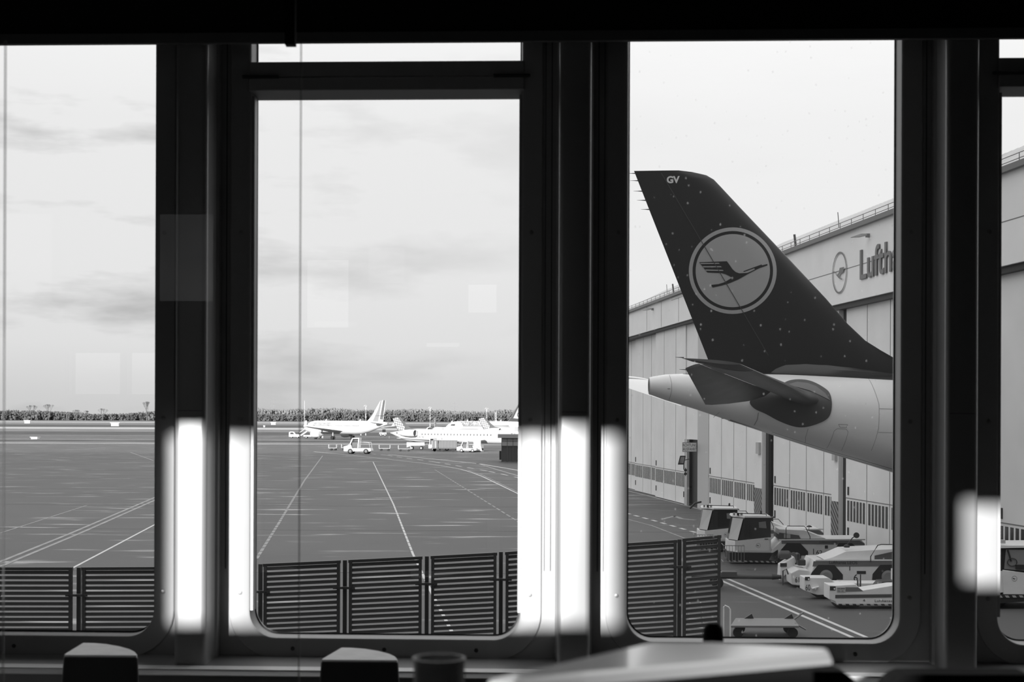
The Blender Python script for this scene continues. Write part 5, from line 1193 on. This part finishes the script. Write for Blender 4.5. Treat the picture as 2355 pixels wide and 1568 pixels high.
for x in (-.2, 1.1): MB().lathe([(-.12,.3),(.12,.3)], (x,-.5,.3), 'y', 14).build('wheel', M_tyre, t)
MB().box(.9, 1.5, -.6, .6, .45, 1.3).build('pump', M_dgrey, t)
# stairs truck and van at the striped airliner
t = thing('passenger_stairs', G(690, 1007.5), 'passenger stairs truck at the nose of the striped airliner', 'stairs')
MB().prism([(0,.9),(4.2,3.7),(5.6,3.7),(5.6,3.5),(4.3,3.4),(.6,.8)], -.8, .8).build('staircase', M_lgrey, t); MB().prism([(0,1.9),(4.2,4.8),(5.6,4.8),(5.6,4.65),(4.3,4.65),(0,1.7)], -.85, -.8).build('handrail', M_lgrey, t)
MB().box(1.2, 6.8, -.9, .9, .5, 1.0).build('chassis', M_wht2, t); MB().prism([(4.6,1.0),(4.8,2.1),(6.6,2.1),(6.8,1.0)], -.9, .9).build('cab', M_white, t, bevel=.05); MB().box(5.1, 5.8, -.93, -.9, 1.3, 1.9).build('cab_window', M_pane3, t)
for x in (2.0, 6.0): wheel(t, x, -.75, .4, .3); wheel(t, x, .75, .4, .3)
t = thing('pickup_truck', G(665, 1007), 'small white pickup truck left of the stairs truck', 'truck')
MB().prism([(0,.4),(.05,1.7),(.3,1.95),(1.5,1.95),(2.0,1.2),(3.2,1.1),(3.3,.4)], -.85, .85).build('body', M_white, t, bevel=.05); MB().prism([(.4,1.2),(.5,1.75),(1.35,1.75),(1.7,1.2)], -.88, -.85).build('side_window', M_pane3, t)
for x in (.8, 2.7): wheel(t, x, -.7, .36, .25); wheel(t, x, .7, .36, .25)
t = thing('tractor_small', G(873, 1003), 'small dark and white tractor beyond the tail of the striped airliner', 'tractor')
MB().box(0, 2.4, -.7, .7, .5, 1.3).build('body', M_white, t); MB().box(1.0, 2.1, -.6, .6, 1.3, 2.4).build('cab', M_pane3, t); wheel(t, .5, -.6, .5, .3); wheel(t, 1.9, -.6, .5, .3)
# catering truck box at the right, in front of the dark tail
t = thing('catering_truck', G(1173, 1030), 'white high-lift catering truck above the roof of the glass hut', 'truck')
a = t.location; K = F/a.y
MB().box(0, 5, -1.2, 1.2, (1030-995)/K, (1030-970)/K).build('lifted_box', M_white, t); MB().box(.3, 4.6, -1.0, 1.0, .8, (1030-1000)/K).build('scissor_lift', M_lgrey, t); MB().box(-.3, 5.2, -1.15, 1.15, .5, 1.0).build('chassis', M_dgrey, t)
MB().box(.9, 1.9, -1.22, -1.2, (1030-992)/K, (1030-981)/K).build('door', M_grey, t)
for x in (.6, 4.2): wheel(t, x, -1.0, .45, .3)
# ================================================================== glass hut
a = G(1153, 1062); Kh = F/a.y
t = thing('glass_hut', a, 'small glass walled hut with a flat grey roof at the right of the second window', 'hut')
Wh = 9.0; hz_ = (1062-1007)/Kh
MB().box(-.55, Wh, -.4, 6, hz_, hz_+8.5/Kh).build('flat_roof', mat('hut_roof', .30, .6), t)
MB().box(.0, Wh-.3, 0.1, 5.5, 0, hz_).build('glass_wall', mat('hut_glass', .06, .08, spec=.8), t)
m = MB(); 
for k in range(10): m.box(k*.83, k*.83+.07, .02, .1, 0, hz_)
for z in (.0, hz_*.66, hz_*.86, hz_-.08): m.box(0, Wh-.3, .02, .1, z, z+.07)
m.build('glazing_bars', mat('hut_bar', .10, .5), t)
m = MB(); m.box(.07, Wh-.4, .06, .1, hz_*.67, hz_*.97); m.build('upper_glass', mat('hut_glass_pale', .32, .15), t)
MB().box(-.3, .0, .3, .9, .3, 1.6).build('meter_box', M_dark, t)
mb = MB(); q = [G(1096,1066), G(1200,1063.5), G(1200,1078), G(1131,1077.5)]; mb.add([(p.x,p.y,.008) for p in q], [(0,1,2,3)])  # cast shadow on the ground, painted as a dark flat sheet
struct(mb.build('shadow_patch', mat('painted_shadow', .045, .6)), 'cast shadow painted on the apron in front of the glass hut')
# ================================================================== masts
def light_mast(px, pyb, pyt, label):
    a = G(px, pyb); K = F/a.y; h = (pyb-pyt)/K
    t = thing('floodlight_mast', a, label, 'mast', group='floodlight masts far off')
    r = .9/K
    m = MB()
    for s_ in range(7): m.mi = s_ % 2; m.lathe([(h*s_/7, r),(h*(s_+1)/7, r)], (0,0,0), 'z', 8)
    m.build('pole', [M_white, M_grey], t)
    for dx, dz in ((-2.2,-.2),(1.8,-.1),(.2,.4),(3.2,-1.2),(-3.2,-1.5)): MB().box((dx-1.2)/K*1.0, (dx+1.2)/K*1.0, -.5, .5, h+(dz*1.2-1)/K, h+(dz*1.2+.6)/K).build('floodlight', M_grey, t)
    MB().box(-3.5/K, 3.5/K, -.1, .1, h-3/K, h-2.4/K).build('cross_arm', M_grey, t)
light_mast(841, 1001, 932, 'floodlight mast behind the fuselage of the striped airliner')
light_mast(989, 1003, 936, 'floodlight mast behind the nearest jet')
light_mast(1119, 1000, 938, 'floodlight mast right of the middle, over the dark tailed airliner')
def thin_mast(px, pyb, pyt, wpx, label, nm='thin_mast'):
    a = G(px, pyb); K = F/a.y; tag(MB().lathe([(0,wpx/K),((pyb-pyt)/K,wpx/K*.6)], (0,0,0), 'z', 6).build(nm, M_white, None, org=(0,0,0)), label, 'mast').location = a
thin_mast(700, 985, 921, .3, 'thin white mast left of the striped airliner'); 
a = G(1140, 985); K = F/a.y; t = thing('lattice_tower', a, 'short white lattice tower near the dark tail', 'tower')
m = MB(); h = (985-946)/K
for s_ in (-1, 1): m.tube([(s_*2/K,0,0),(s_*1.6/K,0,h)], .3/K, 4)
for k in range(9): m.box(-2/K, 2/K, -.05, .05, h*k/9, h*k/9+.8/K)
m.build('lattice', M_white, t)
def pylon(px, pyt, Y, label):
    a = P(px, 962, Y); h = P(px, pyt, Y).z; t = thing('power_pylon', (a.x, Y, 0), label, 'pylon', group='power pylons beyond the woods'); K = F/Y
    m = MB(); r = .35/K
    for s_ in (-1, 1): m.tube([(s_*3.2/K,0,0),(s_*.6/K,0,h*.6),(0,0,h)], r, 4)
    for k in range(8): z = h*k/9; q = 3.2/K*(1-k/9*1.1); m.tube([(-q,0,z),(q*.9,0,z+h/9)], r*.7, 4).tube([(q,0,z),(-q*.9,0,z+h/9)], r*.7, 4)
    m.build('lattice_mast', M_grey, t)
    for f_, w_ in ((.62,7),(.78,9.5),(.92,5)): MB().tube([(-w_/K,0,h*f_),(0,0,h*f_+1/K),(w_/K,0,h*f_)], r, 4).build('cross_arm', M_grey, t)
pylon(629, 914, 3300, 'faint power pylon over the woods at the left of the second window'); pylon(1045, 924, 3300, 'faint power pylon over the woods near the middle')
# small airfield boxes and boards
for px, py, w_, h_, lab in ((63, 969.5, 12, 7, 'small white airfield cabin at the far left'), (265, 975.5, 17, 8, 'white airfield box near the first mullion'), (81, 1007, 14, 5, 'low white marker board left of the middle of the left window'),
                       (629, 973.5, 10, 6, 'small white airfield cabin in front of the woods'), (608, 980, 3, 4, 'tiny white marker box left of the airliner')):
    a = G(px, py+h_/2); K = F/a.y; t = thing('airfield_box', a, lab, 'box')
    MB().box(-w_/2/K, w_/2/K, -1, 1, 0, h_/K).build('cabin', M_white, t); MB().box(-w_*.62/K, w_*.62/K, -1.4, 1.4, h_*.82/K, h_/K).build('roof', M_wht2, t)
    if w_ > 9:
        for k in (-.25, .1): MB().box(w_*k/K, w_*(k+.16)/K, -1.06, -1, h_*.3/K, h_*.65/K).build('opening', M_grey, t)
for px, py in ((742,1007),(830,1001),(895,1008)):
    a = G(px, py); K = F/a.y; t = tag(MB().box(-.9/K, .9/K, -.2, .2, 0, 5/K).build('marker_post', M_white, None, org=(0,0,0)), {742: 'small white post under the engine of the striped airliner', 830: 'small white post behind the wheels of the striped airliner', 895: 'small white post right of the small dark tractor'}[px], 'post', 'small white posts'); t.location = a
# ================================================================== woods along the horizon
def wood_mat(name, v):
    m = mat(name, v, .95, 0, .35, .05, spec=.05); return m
M_w1 = wood_mat('woods_brown', .11); M_w2 = wood_mat('woods_far_haze', .17)  # far woods paler: distance haze put into the colour
def woods(xa, xb, Y, h0, n_, m, name, lab, sd, dz=0):
    rnd = random.Random(sd); mb = MB()
    for k in range(n_):
        x = xa + (xb-xa)*(k+rnd.random())/n_; hh = h0*(.72+.4*noise.noise(Vector((x*.006, sd, 0)))+.16*rnd.random()); w_ = h0*(.16+.16*rnd.random()); y = Y + rnd.uniform(-40, 40)
        mb.lathe([(0, .3), (hh*.6, .2)], (x, y, dz), 'z', 4)
        for q in range(15):
            f_ = rnd.uniform(.08, .9); rr_ = w_*(1.1-.5*f_)*rnd.uniform(.2, .6); zc = dz+hh*f_; xc = x+rnd.uniform(-1,1)*w_*.8; yc = y+rnd.uniform(-1,1)*w_; vh = hh*rnd.uniform(.06,.15)
            a0 = rnd.random()*6
            rings = [[(xc+rr_*k_*rnd.uniform(.7,1.2)*math.cos(a0+2*PI*j/5), yc+rr_*k_*math.sin(a0+2*PI*j/5), zc+vh*t_) for j in range(5)] for t_, k_ in ((-1,.3),(-.4,.95),(.4,.85),(1,.2))]
            mb.loft(rings, False)
    o = mb.build(name, m, smooth=True, autos=3.2); tag(o, lab, 'woods', kind='stuff'); return o
Yw = 2600
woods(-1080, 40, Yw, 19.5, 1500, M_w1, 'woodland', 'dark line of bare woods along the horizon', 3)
woods(-540, 130, Yw+250, 29.0, 1000, M_w2, 'woodland', 'taller woods behind the airliners, coloured pale for haze', 9)
# bare single trees standing out in the left window
def bare_tree(px, pyt, Y, label, sd):
    a = P(px, 965, Y); h = P(px, pyt, Y).z; t = thing('bare_tree', (a.x, Y, 0), label, 'tree', group='bare trees standing above the woods'); rnd = random.Random(sd)
    MB().tube([(0,0,0),(.2,0,h*.35)], [.8,.6], 6).build('trunk', M_w1, t)
    m = MB()
    def br(p, d, L_, r, dep):
        e_ = p + d*L_; m.tube([p, e_], [r, r*.6], 4)
        if dep == 0: return
        for _ in range(3): br(e_, (d+Vector((rnd.uniform(-.7,.7), rnd.uniform(-.6,.6), rnd.uniform(.0,.7)))).normalized(), L_*.70, r*.6, dep-1)
    for _ in range(4): br(Vector((.2,0,h*.33)), Vector((rnd.uniform(-.6,.6), rnd.uniform(-.4,.4), 1)).normalized(), h*.24, .32, 4)
    m.build('branches', M_w1, t)
for k, (px, pyt) in enumerate(((72,930),(112,928),(176,941),(196,943),(236,938),(338,922))):
    bare_tree(px, pyt, 2530, ['bare tree at the far left horizon', 'second bare tree from the left on the horizon', 'third bare tree from the left on the horizon', 'fourth bare tree from the left on the horizon', 'bare tree right of the middle of the left window', 'large bare tree beside the first mullion'][k], 20+k)
